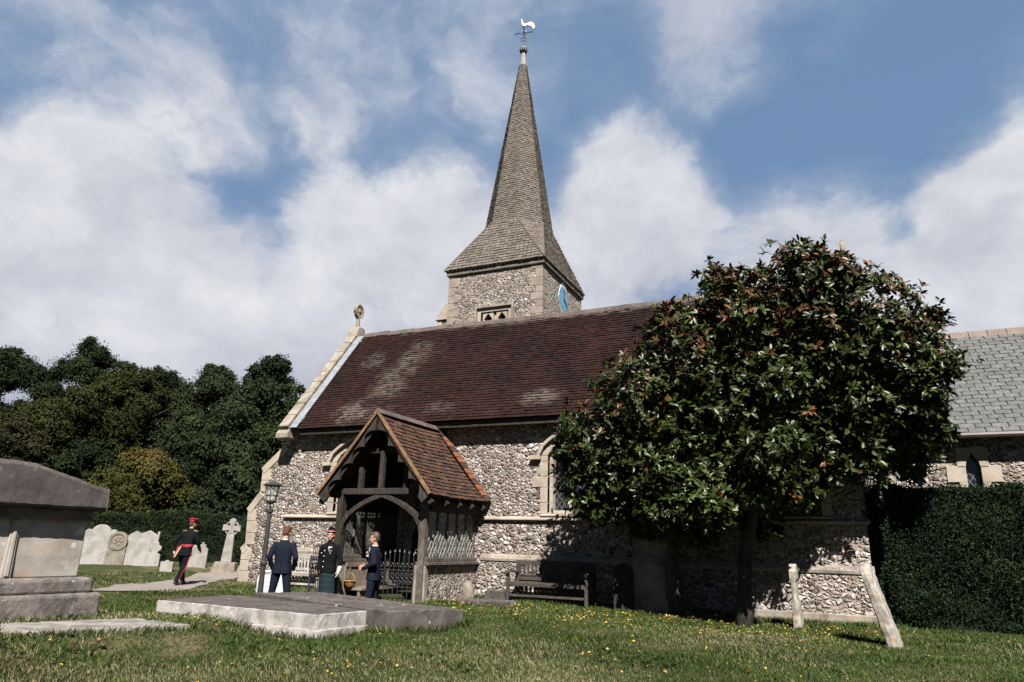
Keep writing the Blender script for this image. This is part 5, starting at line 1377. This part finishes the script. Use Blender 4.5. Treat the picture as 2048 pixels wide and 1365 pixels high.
for p0, p1, h, lab, sd_ in HL: hedge(p0, p1, 1.3, h, lab, YEWL, .085, 900, sd_, .03)

# ------------------------------------------------------------------ grass, weeds and fallen leaves
rg = np.random.default_rng(21)
def in_poly(px, py, poly):
    c = np.zeros(len(px), bool); n_ = len(poly)
    for i in range(n_):
        x1, y1 = poly[i]; x2, y2 = poly[(i+1) % n_]
        cond = ((y1 > py) != (y2 > py)) & (px < (x2-x1)*(py-y1)/(y2-y1+1e-12)+x1); c ^= cond
    return c
EXC = [s1, s2, [(-7.9, 4.85), (-7.05, 6.45), (-8.05, 6.55), (-8.68, 5.3)], [(-11, 13.2), (-7.95, 13.2), (-7.95, 17), (-11, 17)], [(-16, 15.75), (.6, 15.75), (.6, 30), (-16, 30)], [(.9, 15.75), (8, 15.75), (8, 18), (.9, 18)],
       [tuple(tf(-1.1, 0, .2)[:2]), tuple(tf(1.1, 0, .2)[:2]), tuple(tf(1.1, 0, -1)[:2]), tuple(tf(-1.1, 0, -1)[:2])]]
def scatter(n_, r0, r1, a0=-46, a1=46):
    r = np.sqrt(rg.uniform(r0*r0, r1*r1, n_)); a = np.radians(rg.uniform(a0, a1, n_))+rad(25.0)
    x = -np.sin(a)*r; y = np.cos(a)*r
    k = np.ones(n_, bool)
    for e in EXC: k &= ~in_poly(x, y, e)
    x, y = x[k], y[k]
    dp = np.full(len(x), 9.)
    for i in range(len(PATHPTS)): dp = np.minimum(dp, np.hypot(x-PATHPTS[i, 0], y-PATHPTS[i, 1])-PATHPTS[i, 2])
    k = dp > -.02
    x, y = x[k], y[k]
    k = ~((np.abs(x+10) < 1.6) & (np.abs(y-12.65) < .75))
    return x[k], y[k]
xs, ys, hs, ws = [], [], [], []
for n_, r0, r1, hh, ww in ((190000, 5.0, 9.0, .042, .0042), (150000, 9, 13, .046, .006), (100000, 13, 18, .05, .009), (60000, 18, 27, .055, .014)):
    x, y = scatter(n_, r0, r1); xs.append(x); ys.append(y)
    tuft = .55+.75*np.clip(np.sin(x*2.3+np.sin(y*1.9)*1.5)*np.sin(y*2.9+np.sin(x*1.3))*.5+.5, 0, 1)**1.5
    hs.append(hh*tuft*rg.uniform(.5, 1.5, len(x))); ws.append(np.full(len(x), ww))
x = np.concatenate(xs); y = np.concatenate(ys); h_ = np.concatenate(hs); w_ = np.concatenate(ws)
# longer growth along the foot of stones and walls
def edge_pts(poly, n_, off_=.06):
    px, py = [], []
    for i in range(len(poly)):
        a = np.array(poly[i]); b = np.array(poly[(i+1) % len(poly)]); c = np.mean(poly, 0); k = max(4, int(n_*np.linalg.norm(b-a)))
        t_ = rg.random((k, 1)); p = a+(b-a)*t_; p = p+unit(p-c)*(rg.random((k, 1))**1.6*off_*2+.03); px.append(p[:, 0]); py.append(p[:, 1])
    return np.concatenate(px), np.concatenate(py)
for poly, n_, hh in ((grow(s1, .045), 260, .10), (s2, 300, .12), (EXC[2], 320, .08), (EXC[6], 300, .11)):
    ex, ey = edge_pts(poly, n_, .07); x = np.concatenate([x, ex]); y = np.concatenate([y, ey]); h_ = np.concatenate([h_, hh*rg.uniform(.4, 1.3, len(ex))]); w_ = np.concatenate([w_, np.full(len(ex), .006)])
wx = rg.uniform(-8.1, .9, 5200); wy = 15.72-rg.random(5200)**2*.25
x = np.concatenate([x, wx]); y = np.concatenate([y, wy]); h_ = np.concatenate([h_, .09*rg.uniform(.3, 1.4, 5200)]); w_ = np.concatenate([w_, np.full(5200, .008)])
n_ = len(x); z = gh(x, y)
az = rg.uniform(0, 2*np.pi, n_); lean = rg.uniform(.1, .95, n_)
side = np.stack([np.cos(az), np.sin(az), np.zeros(n_)], 1); ln = np.stack([-np.sin(az), np.cos(az), np.zeros(n_)], 1)
b0 = np.stack([x, y, z-.006], 1)
V = np.stack([b0-side*w_[:, None], b0+side*w_[:, None], b0+ln*(h_*lean*.45)[:, None]+np.array([0, 0, 1.])*(h_*.62)[:, None]+side*(w_*.6)[:, None], b0+ln*(h_*lean)[:, None]+np.array([0, 0, 1.])*h_[:, None]], 1).reshape(-1, 3)
Fc = np.arange(n_*4).reshape(-1, 4)
dry = np.clip(np.sin(x*.9+2+np.sin(y*.7)*1.2)*np.sin(y*.8-1+np.sin(x*.5))*.8+.05+.75*np.clip((-1.5-x)/3, 0, 1)*np.clip((8.8-y)/2, 0, 1)+.25*np.clip((-8-x)/4, 0, 1)+.25*np.sin(x*3.1+y)*np.sin(y*3.7-x*.6), 0, 1)
rn = np.where(rg.random(n_) < .05+.5*dry, rg.uniform(.62, 1, n_), rg.uniform(0, .6, n_))
GRASSM = m_leaf('grass_blade', [(0, (.018, .033, .006)), (.35, (.031, .052, .010)), (.6, (.052, .076, .017)), (.72, (.125, .116, .058)), (1, (.205, .168, .108))], .8, .1, .5)
me = fast_mesh('grass', V, Fc, np.repeat(rn, 4), [GRASSM])
tag(link('grass', me), 'short patchy churchyard grass', 'grass', kind='stuff')
# broad leaved weeds
xw, yw = scatter(1500, 5.0, 10); k = np.sin(xw*1.9)*np.sin(yw*2.2) > .35; xw, yw = xw[k], yw[k]
nw = len(xw); B_ = np.repeat(np.stack([xw, yw, gh(xw, yw)+.005], 1), 7, 0); a7 = rg.uniform(0, 6.28, nw*7)
D_ = np.stack([np.cos(a7), np.sin(a7), rg.uniform(.15, .9, nw*7)], 1)
tag(leaves('weeds', B_, D_, np.tile([0, 0, 1.], (nw*7, 1))+rg.normal(size=(nw*7, 3))*.1, rg.uniform(.06, .13, nw*7), rg.uniform(.014, .024, nw*7), rg.uniform(0.1, .5, nw*7), [GRASSM], .25, None), 'low dandelion like weeds in the lawn', 'weeds', kind='stuff')
# yellow fallen leaves
fx_, fy_ = [], []
x1, y1 = scatter(260, 5.2, 12); fx_.append(x1); fy_.append(y1)
u = rg.random(1500); fx_.append(-9.2+u*9.6); fy_.append(14.5-rg.random(1500)**1.4*2.6+np.sin(u*9)*.3)
u = rg.random(90); fx_.append(-12.2+u*3); fy_.append(10.4+rg.random(90)*1.2)
for cx, cy_, k, s_ in ((-4.9, 6.6, 26, .28), (-5.6, 6.3, 10, .25), (-3.3, 9.0, 26, .5), (-8.2, 7.9, 8, .2), (-2.2, 8.5, 14, .6), (-1.2, 11.5, 20, .8), (.9, 11.8, 10, .8)):
    fx_.append(cx+rg.normal(size=k)*s_); fy_.append(cy_+rg.normal(size=k)*s_)
fx_ = np.concatenate(fx_); fy_ = np.concatenate(fy_)
k = np.ones(len(fx_), bool)
for e in EXC[:5]: k &= ~in_poly(fx_, fy_, e)
fx_, fy_ = fx_[k], fy_[k]; n_ = len(fx_)
a7 = rg.uniform(0, 6.28, n_); D_ = np.stack([np.cos(a7), np.sin(a7), rg.uniform(-.3, .7, n_)], 1)
FALL = m_leaf('fallen_yellow_leaf', [(0, (.20, .11, .02)), (.5, (.36, .23, .035)), (.85, (.42, .30, .055)), (1, (.15, .07, .03))], .6, .3, 2)
tag(leaves('fallen_leaves', np.stack([fx_, fy_, gh(fx_, fy_)+.030], 1), D_, np.tile([0, 0, 1.], (n_, 1))+rg.normal(size=(n_, 3))*.35, rg.uniform(.025, .055, n_), rg.uniform(.016, .035, n_), rg.random(n_), [FALL], .2, None), 'small yellow fallen leaves scattered over the grass', 'fallen leaves', kind='stuff')
# ------------------------------------------------------------------ people
SKIN = m_plain('skin', (.33, .18, .125), .55, .35, .12, 25, bd=.0006)
HAIRR = m_plain('ginger_hair', (.075, .025, .010), .7, .2, .6, 60, bd=.02)
HAIRB = m_plain('brown_hair', (.05, .027, .016), .6, .35, .35, 60)
NAVY = m_plain('navy_suit_cloth', (.0045, .0065, .0155), .85, .12, .2, 18)
BLACKC = m_plain('black_uniform_cloth', (.0026, .003, .0048), .85, .10, .2, 18)
RED = m_plain('red_cloth', (.21, .006, .017), .75, .3, .15, 20)
SHOE = m_plain('black_leather', (.008, .008, .009), .3, .5, .1)
SHIRT = m_plain('white_cotton', (.38, .38, .39), .7, .3, .06)
BRASS = m_plain('silver_button', (.62, .60, .55), .35, .6, .1, metal=.6)
GOLDC = m_plain('gold_lace', (.36, .27, .14), .5, .4, .15)
EYE = m_plain('dark_eye', (.03, .022, .02), .3, .5, .1)
LIPS = m_plain('lip', (.34, .13, .10), .5, .4, .1)
for cm_ in (NAVY, BLACKC):
    tt_ = NT(cm_.node_tree); co_ = tt_.add('ShaderNodeTexCoord').outputs['Object']
    wr_ = tt_.noise(tt_.scalev(co_, (1, 1, 2.2)), 9, 3, .55, 1.2)
    bn_ = tt_.add('ShaderNodeBump', {'Strength': .5, 'Distance': .022, 'Height': wr_}); tt_.l.new(bn_.outputs[0], cm_.node_tree.nodes['Principled BSDF'].inputs['Normal'])
mt, t = new_mat('tartan_cloth')
sp = t.add('ShaderNodeSeparateXYZ', {0: t.co}).outputs
an = t.math('ARCTAN2', sp[0], sp[1])
b1_ = t.mr(t.math('PINGPONG', t.math('MULTIPLY', an, 4.2), .5), .2, .3); b2_ = t.mr(t.math('PINGPONG', t.math('MULTIPLY', sp[2], 8.5), .5), .2, .3)
c = t.mix(b1_, (.005, .008, .020), (.004, .014, .016)); c2 = t.mix(b2_, (.005, .008, .020), (.005, .026, .024))
finish(t, t.mix(.5, c, c2), .85, spec=.2); TARTAN = mt

def loft(mb, rings, n=20):
    """closed tube of ellipses: (cx, cy, z, rx, ry)"""
    vs = []; fs = []
    for (cx, cy, z, rx, ry) in rings:
        for k in range(n):
            a = 2*math.pi*k/n; ca, sa = math.cos(a), math.sin(a)
            vs.append((cx+rx*math.copysign(abs(ca)**.85, ca), cy+ry*math.copysign(abs(sa)**.85, sa), z))
    for i in range(len(rings)-1):
        for k in range(n): fs.append((i*n+k, i*n+(k+1) % n, (i+1)*n+(k+1) % n, (i+1)*n+k))
    fs += [tuple(range(n-1, -1, -1)), tuple(range((len(rings)-1)*n, len(rings)*n))]
    return mb.add(vs, fs)
def fused(mb, name, mat, parent, vox, smooth=3, world=False):
    o = mb.build(name, mat, parent, smooth=True, world=world)
    r = o.modifiers.new('remesh', 'REMESH'); r.mode = 'VOXEL'; r.voxel_size = vox; r.use_smooth_shade = True
    s_ = o.modifiers.new('smooth', 'SMOOTH'); s_.factor = .5; s_.iterations = smooth
    return o
def hand(mb, w, d_, side, curl=.5, thumb=None):
    """w wrist, d_ direction of the hand, side: vector across the palm towards the thumb"""
    w, d_, side = Vector(w), Vector(d_).normalized(), Vector(side).normalized(); n_ = d_.cross(side).normalized(); side = n_.cross(d_)
    for k in range(4):
        a = w+d_*.01+side*(.026-.0175*k); b = w+d_*.085+side*(.030-.020*k); mb.capsule(a, b, .014, .0115, 8)
        L_ = (.070, .078, .072, .056)[k]; c1 = curl*(.8+.12*k)
        p1 = b+(d_*math.cos(c1*.7)+n_*math.sin(c1*.7))*L_*.5; p2 = p1+(d_*math.cos(c1*1.7)+n_*math.sin(c1*1.7))*L_*.5
        mb.capsule(b, p1, .0105, .0095, 8); mb.capsule(p1, p2, .0095, .008, 8)
    t0 = w+d_*.03+side*.026; t1_ = t0+(d_*.6+side*.8).normalized()*.042; mb.capsule(t0, t1_, .013, .0105, 8); mb.capsule(t1_, t1_+(d_*.9+side*.3+n_*.2).normalized()*.034, .0105, .0085, 8)
def rotv(p, c, yaw, pitch, roll=0):
    M = Matrix.Rotation(yaw, 3, 'Z') @ Matrix.Rotation(pitch, 3, 'X') @ Matrix.Rotation(roll, 3, 'Y'); return Vector(c)+M @ (Vector(p)-Vector(c))
def person(loc, face, label, pose, outfit):
    P = dict(hip=.095, lean=(0, 0), headyaw=0, headpitch=0, headroll=0)
    P.update(pose)
    lx_, ly_ = P['lean']          # shift of the shoulders relative to the hips
    S_ = lambda s: 1 if s == 'R' else -1
    J = {}
    for s in 'LR':
        J['hip'+s] = Vector((S_(s)*P['hip'], 0, .93)); J['kn'+s] = Vector(P['kn'+s]); J['an'+s] = Vector(P['an'+s])
        J['sh'+s] = Vector((S_(s)*.178+lx_, ly_, 1.425)); J['el'+s] = Vector(P['el'+s]); J['wr'+s] = Vector(P['wr'+s])
    nk = Vector((lx_, ly_+.005, 1.50)); hc = Vector((lx_*1.12, ly_+.03+P.get('headfwd', 0), 1.675+P.get('headdz', 0)))
    jaw = Vector((hc.x, hc.y-.02, 1.58))
    H = lambda x, y, z: rotv((hc.x+x, hc.y+y, hc.z+z), jaw, P['headyaw'], P['headpitch'], P['headroll'])
    # --- body: one continuous surface
    mb = MB()
    def hell(c, rx, ry, rz):
        k = MB().ellip((0, 0, 0), rx, ry, rz, 16, 12); mb.add([H(v[0]+c[0], v[1]+c[1], v[2]+c[2]) for v in k.v], k.f)
    hell((0, -.012, .022), .076, .096, .098); hell((0, .018, -.035), .062, .072, .080); hell((0, .040, -.078), .040, .045, .034)
    hell((0, .088, -.022), .012, .020, .026); hell((0, .098, -.032), .015, .014, .012); hell((0, .078, .022), .052, .014, .012)
    hell((0, .077, -.062), .024, .012, .010); hell((0, .073, -.092), .018, .016, .014)
    for s_ in (-1, 1):
        hell((s_*.077, -.012, -.012), .010, .020, .032); hell((s_*.042, .062, -.030), .022, .018, .020)
    mb.capsule(nk+Vector((0, -.005, -.08)), H(0, -.02, -.06), .060, .054, 14)
    loft(mb, [(0, 0, .86, .13, .09), (0, 0, .95, .145, .095), (lx_*.3, ly_*.3, 1.08, .13, .085), (lx_*.7, ly_*.7, 1.28, .15, .095), (lx_, ly_, 1.42, .155, .085), (lx_, ly_, 1.48, .09, .06)])
    for s in 'LR':
        mb.capsule(J['hip'+s], J['kn'+s], .075, .05); mb.capsule(J['kn'+s], J['an'+s], .048, .034)
        mb.capsule(J['an'+s]+Vector((0, -.03, -.03)), J['an'+s]+Vector(P.get('toe'+s, (0, .15, -.055))), .035, .03)
        mb.capsule(J['sh'+s], J['el'+s], .045, .036); mb.capsule(J['el'+s], J['wr'+s], .036, .026)
        hd = P.get('hd'+s); 
        if hd: hand(mb, J['wr'+s], hd[0], hd[1], hd[2])
        else:
            d_ = (J['wr'+s]-J['el'+s]).normalized(); hand(mb, J['wr'+s], d_, Vector((0, 1, 0)), .6)
    x, y = loc; z = gz(x, y) if 'z' not in P else P['z']
    o = fused(mb, 'person', SKIN, None, .0065, 2)
    o.location = (x, y, z); o.rotation_euler = (0, 0, math.atan2(-face[0], face[1]))
    tag(o, label, 'person')
    # --- face and hair
    for s_ in (-1, 1):
        mb = MB(); k = MB().ellip((0, 0, 0), .0125, .007, .0065, 10, 6); mb.add([H(v[0]+s_*.032, v[1]+.0785, v[2]+.004) for v in k.v], k.f); mb.build('eye', EYE, o, True, world=False)
    mb = MB(); k = MB().ellip((0, 0, 0), .023, .006, .006, 10, 6); mb.add([H(v[0], v[1]+.0885, v[2]-.063) for v in k.v], k.f); mb.build('mouth', LIPS, o, True, world=False)
    hm = outfit['hair']; mb = MB()
    def hh(c, rx, ry, rz):
        k = MB().ellip((0, 0, 0), rx, ry, rz, 14, 10); mb.add([H(v[0]+c[0], v[1]+c[1], v[2]+c[2]) for v in k.v], k.f)
    hh((0, -.030, .048), .080, .088, .085); hh((0, -.055, .0), .070, .060, .080); hh((0, .035, .098), .058, .050, .034)
    for s_ in (-1, 1): hh((s_*.060, -.02, .03), .020, .05, .05)
    rr_ = random.Random(3)
    for k_ in range(26):
        a = rr_.uniform(0, 6.28); q = rr_.uniform(.2, .85); hh((math.cos(a)*.066*q, -.02+math.sin(a)*.08*q, .092+.05*(1-q)), .016, .024, .022)
    fused(mb, 'hair', hm, o, .007, 1)
    # --- trousers or kilt
    if outfit.get('trousers'):
        mb = MB(); loft(mb, [(0, 0, .84, .155, .112), (0, 0, .92, .168, .122), (0, 0, 1.04, .160, .112)])
        for s in 'LR':
            mb.capsule(J['hip'+s]+Vector((0, 0, -.03)), J['kn'+s], .098, .073, 14); mb.capsule(J['kn'+s], J['an'+s]+Vector((0, 0, .01)), .073, .062, 14)
        fused(mb, 'trousers', outfit['trousers'], o, .012, 3)
        if outfit.get('stripe'):
            for s in 'LR':
                o_ = Vector((S_(s)*.098, 0, -.05)); o2_ = Vector((S_(s)*.072, 0, 0)); o3_ = Vector((S_(s)*.060, 0, .02))
                MB().tube([J['hip'+s]+o_, J['kn'+s]+o2_, J['an'+s]+o3_], [.016, .016, .014], 8).build('trouser_stripe', RED, o, True, world=False)
    for s in 'LR':
        mb = MB(); a = J['an'+s]; te = Vector(P.get('toe'+s, (0, .15, -.055)))
        mb.capsule(a+Vector((0, -.045, -.04)), a+te, .045, .040, 12); mb.capsule(a+te*.55+Vector((0, 0, .01)), a+Vector((0, 0, .0)), .042, .05, 12)
        fused(mb, 'shoe', SHOE, o, .010, 2)
    if outfit.get('kilt'):
        rings = []; mb = MB(); NP = 60
        lv = [(1.05, .140, .105), (.95, .158, .125), (.80, .165, .138), (.50, .180, .155)]
        vs = []; fs = []
        for (z_, rx, ry) in lv:
            for k in range(NP):
                a = 2*math.pi*k/NP; p_ = 1+(.035 if k % 2 else -.02)*(1.05-z_)/.5*(1 if math.sin(a) < .5 else .25); vs.append((rx*p_*math.cos(a), ry*p_*math.sin(a), z_))
        for i in range(len(lv)-1):
            for k in range(NP): fs.append((i*NP+k, (i+1)*NP+k, (i+1)*NP+(k+1) % NP, i*NP+(k+1) % NP))
        fs += [tuple(range(NP)), tuple(range(len(lv)*NP-1, (len(lv)-1)*NP-1, -1))]
        mb.add(vs, fs).build('kilt', TARTAN, o, False, world=False)
        for s in 'LR': fused(MB().capsule(J['kn'+s]+Vector((0, 0, -.08)), J['an'+s]+Vector((0, 0, .02)), .062, .046, 12), 'stocking', SHIRT, o, .012, 2)
    # --- jacket
    jm = outfit['jacket']; hem = outfit.get('hem', .86); fl = outfit.get('flare', 0)
    mb = MB()
    loft(mb, [(0, 0, hem, .185+fl, .135+fl*.8), (0, 0, hem+.10, .178+fl*.5, .130+fl*.4), (lx_*.3, ly_*.3, 1.07, .165, .122), (lx_*.6, ly_*.6, 1.22, .180, .126), (lx_*.85, ly_*.85, 1.36, .188, .122), (lx_, ly_, 1.415, .185, .108), (lx_, ly_, 1.455, .160, .098), (lx_, ly_, 1.495, .105, .078), (lx_, ly_+.004, 1.53, .072, .066)])
    for s in 'LR':
        mb.ellip(J['sh'+s]+Vector((0, 0, -.012)), .058, .066, .050, 14, 10)
        mb.capsule(J['sh'+s], J['el'+s], .068, .058, 14); mb.capsule(J['el'+s], J['wr'+s], .058, .043, 14)
        if outfit.get('folds', True):
            d_ = J['wr'+s]-J['el'+s]
            for f_ in (.05, .22): mb.ellip(J['el'+s]+d_*f_, .060, .060, .030, 12, 8)
    fused(mb, 'jacket', jm, o, .011, 3)
    if outfit.get('collar'):
        mb = MB().lathe([(.064, 1.50), (.068, 1.515), (.062, 1.55), (.055, 1.552), (.055, 1.50)], (0, 0, 0), 18)
        mb.v = [(v[0]+lx_, v[1]*1.0+ly_+.006, v[2]+.10*0) for v in mb.v]; mb.build('collar', outfit['collar'], o, True, world=False)
    return o, J, H
def cuff(o, J, s, mat):
    d_ = (J['wr'+s]-J['el'+s]).normalized(); MB().capsule(J['wr'+s]-d_*.012, J['wr'+s]+d_*.012, .040, .036, 12).build('shirt_cuff', mat, o, True, world=False)

# man in the blue suit, seen from behind, hands in his pockets
o, J, H = person((-10.78, 12.05), (-.46, .89), 'man in a navy blue suit with ginger hair seen from behind, beside the lamp post',
    dict(knL=(-.16, .02, .50), knR=(.15, .0, .50), anL=(-.22, -.02, .09), anR=(.19, 0, .09), elL=(-.275, -.055, 1.18), elR=(.275, -.06, 1.18), wrL=(-.215, .085, .95), wrR=(.215, .085, .95),
         hdL=(Vector((.5, .35, -.8)), Vector((0, 1, .3)), .5), hdR=(Vector((-.5, .35, -.8)), Vector((0, 1, .3)), .5), headyaw=rad(-16), headpitch=rad(-16), headroll=rad(0), headfwd=.01, z=.055),
    dict(hair=HAIRR, trousers=NAVY, jacket=NAVY, collar=SHIRT, hem=.855, flare=.012))
MB().box(-.003, .003, -.152, -.10, .87, 1.08).build('jacket_vent', BLACKC, o, world=False)
# kilted soldier looking at the camera
o, J, H = person((-10.26, 12.9), (.10, -.99), 'soldier in a black doublet, tartan kilt and glengarry cap facing the camera',
    dict(knL=(-.09, .03, .50), knR=(.09, .0, .50), anL=(-.10, 0, .09), anR=(.11, -.02, .09), elL=(-.275, -.02, 1.18), elR=(.255, -.06, 1.18), wrL=(-.30, .03, .96), wrR=(.25, .02, .95),
         hdL=(Vector((.05, .30, -1)), Vector((.3, 1, .2)), .55), hdR=(Vector((0, .2, -1)), Vector((0, 1, .2)), .6), headyaw=rad(22), headpitch=rad(3), z=.03),
    dict(hair=HAIRR, kilt=True, jacket=BLACKC, hem=.90, flare=.0, collar=BLACKC))
for s in 'L':
    mb = MB(); hand(mb, J['wr'+s]-Vector((0, 0, .01)), Vector((.05, .30, -1)), Vector((.3, 1, .2)), .55)
    m2 = MB()
    for (dx, dy, dz) in ((.004, 0, 0), (-.004, 0, 0), (0, .004, 0), (0, -.004, 0)): m2.add([(v[0]+dx, v[1]+dy, v[2]+dz) for v in mb.v], mb.f)
    m2.capsule(J['wr'+s]+Vector((0, 0, .05)), J['wr'+s]+Vector((.005, .02, -.02)), .050, .044, 12); m2.ellip(J['wr'+s]+Vector((.004, .022, -.055)), .030, .045, .055, 12, 8)
    fused(m2, 'white_glove', SHIRT, o, .006, 1)
mb = MB()
def hadd(k): mb.add([H(*v) for v in k.v], k.f)
k = MB(); loft(k, [(0, -.012, .055, .083, .103), (0, -.012, .115, .080, .105)]); hadd(k); o1 = mb.build('cap_band', m_plain('diced_band', (.13, .012, .018), .7, .3, .3, 90), o, True, world=False)
mb = MB(); k = MB(); loft(k, [(0, -.012, .074, .0848, .1048), (0, -.012, .084, .0847, .1047)]); hadd(k); mb.build('white_stripe', SHIRT, o1, True, world=False)
mb = MB(); k = MB(); loft(k, [(0, -.010, .112, .078, .106), (0, -.005, .15, .060, .098), (0, .01, .182, .022, .08), (0, .012, .186, .012, .07)]); k.ellip((0, .03, .192), .022, .022, .016, 10, 6); hadd(k); mb.build('glengarry_cap', BLACKC, o, True, world=False)
mb = MB(); k = MB(); k.ellip((0, .03, .192), .018, .018, .014, 10, 6); hadd(k); mb.build('red_pompom', RED, o, True, world=False)
mb = MB()
for z_ in (1.02, 1.13, 1.24, 1.35): mb.ellip((.055, .128 if z_ < 1.3 else .118, z_), .014, .008, .014, 10, 6)
for z_ in (1.30,): mb.ellip((-.085, .118, z_), .013, .008, .013, 10, 6); 
mb.ellip((.14, .10, z_), .013, .008, .013, 10, 6); mb.build('button_row', BRASS, o, True, world=False)
mb = MB().ellip((-.07, .105, 1.425), .05, .015, .022, 10, 6).ellip((-.045, .112, 1.40), .02, .012, .03, 10, 6).box(-.125, -.045, .105, .125, 1.345, 1.362); mb.build('medals_and_sprig', BRASS, o, world=False)
for s_ in (-1, 1): MB().box(*sorted((lx*0+s_*.10, s_*.20)), -.025, .025, 1.472, 1.484).build('shoulder_strap', BLACKC, o, world=False)
# groom in profile
o, J, H = person((-9.06, 12.88), (-.93, -.37), 'young man in a navy suit with a white buttonhole in profile before the porch doorway',
    dict(knL=(-.09, .05, .50), knR=(.09, -.02, .50), anL=(-.11, .02, .09), anR=(.11, -.07, .09), elL=(-.265, -.06, 1.19), elR=(.255, -.02, 1.20), wrL=(-.20, .175, 1.08), wrR=(.15, .20, 1.10),
         hdL=(Vector((.3, 1, .02)), Vector((.1, .1, 1)), .8), hdR=(Vector((-.4, .9, 0)), Vector((0, .1, 1)), .8), headyaw=rad(4), headpitch=rad(0), z=-.02),
    dict(hair=HAIRB, trousers=NAVY, jacket=NAVY, hem=.84, flare=.012, collar=SHIRT))
cuff(o, J, 'L', SHIRT); cuff(o, J, 'R', SHIRT)
mb = MB(); rr_ = random.Random(5)
for k in range(9): mb.ellip((-.075+rr_.uniform(-.03, .03), .125+rr_.uniform(0, .03), 1.36+rr_.uniform(-.045, .045)), .018, .016, .018, 8, 6)
mb.build('buttonhole_flower', SHIRT, o, True, world=False)
MB().prism([(-.045, 1.50), (.045, 1.50), (0, 1.26)], XZ, .105, .120).build('shirt_front', SHIRT, o, world=False)
# soldier walking away on the path
o, J, H = person((-17.1, 15.1), (-.30, .95), 'soldier in black dress uniform with red cap and sash walking away along the path',
    dict(lean=(.03, .10), knL=(-.10, .14, .50), knR=(.07, -.06, .52), anL=(-.10, .26, .10), anR=(.05, -.30, .13), toeR=(0, .13, -.095), toeL=(0, .15, -.05), elL=(-.33, .0, 1.20), elR=(.285, .10, 1.19), wrL=(-.33, .02, .95), wrR=(.31, .22, .97),
         headyaw=rad(-22), headpitch=rad(-6), hdL=(Vector((.1, .15, -1)), Vector((.2, 1, 0)), 1.0)),
    dict(hair=HAIRB, trousers=BLACKC, stripe=True, jacket=BLACKC, hem=.80, flare=.02, collar=BLACKC))
mb = MB(); loft(mb, [(.008, .02, 1.035, .173, .130), (.012, .04, 1.055, .178, .134), (.014, .045, 1.10, .178, .134), (.016, .05, 1.115, .173, .130)], 28); mb.build('red_sash', RED, o, True, world=False)
mb = MB(); mb.bar((-.08, -.115, 1.05), (-.22, -.125, .76), .045, .012, (0, 1, 0)); mb.build('gold_sword_belt', GOLDC, o, world=False)
mb = MB(); mb.bar((-.17, -.06, 1.04), (-.235, -.10, .74), .07, .03, (0, 1, 0)); mb.build('red_sash_tassel', RED, o, world=False)
m2 = MB(); hand(m2, J['wrL']-Vector((0, 0, .02)), Vector((.1, .15, -1)), Vector((.2, 1, 0)), 1.0); m2.ellip(J['wrL']+Vector((0, .02, -.08)), .036, .048, .05, 12, 8); m2.ellip(J['wrL']+Vector((-.035, .05, -.06)), .03, .05, .028, 10, 6)
fused(m2, 'white_glove', SHIRT, o, .007, 1)
mb = MB()
def hadd2(k, mm): 
    q = MB(); q.add([H(*v) for v in k.v], k.f); return q
k = MB(); loft(k, [(0, -.010, .050, .084, .104), (0, -.010, .105, .085, .106)]); hadd2(k, 0).build('cap_band', RED, o, True, world=False)
k = MB(); loft(k, [(0, -.008, .104, .088, .108), (0, .004, .135, .122, .138), (0, .008, .150, .118, .134), (0, .008, .162, .09, .105)], 24); hadd2(k, 0).build('red_cap', RED, o, True, world=False)
k = MB().prism([(-.07, .08), (.07, .08), (.05, .135), (-.05, .135)], lambda u, v, d_: (u, v, d_), .035, .045); hadd2(k, 0).build('cap_peak', SHOE, o, world=False)
for s in 'LR':
    sg_ = 1 if s == 'R' else -1
    MB().bar(J['sh'+s]+Vector((-sg_*.07, -.01, .075)), J['sh'+s]+Vector((sg_*.045, -.01, .050)), .05, .016).build('shoulder_cord', GOLDC, o, world=False)
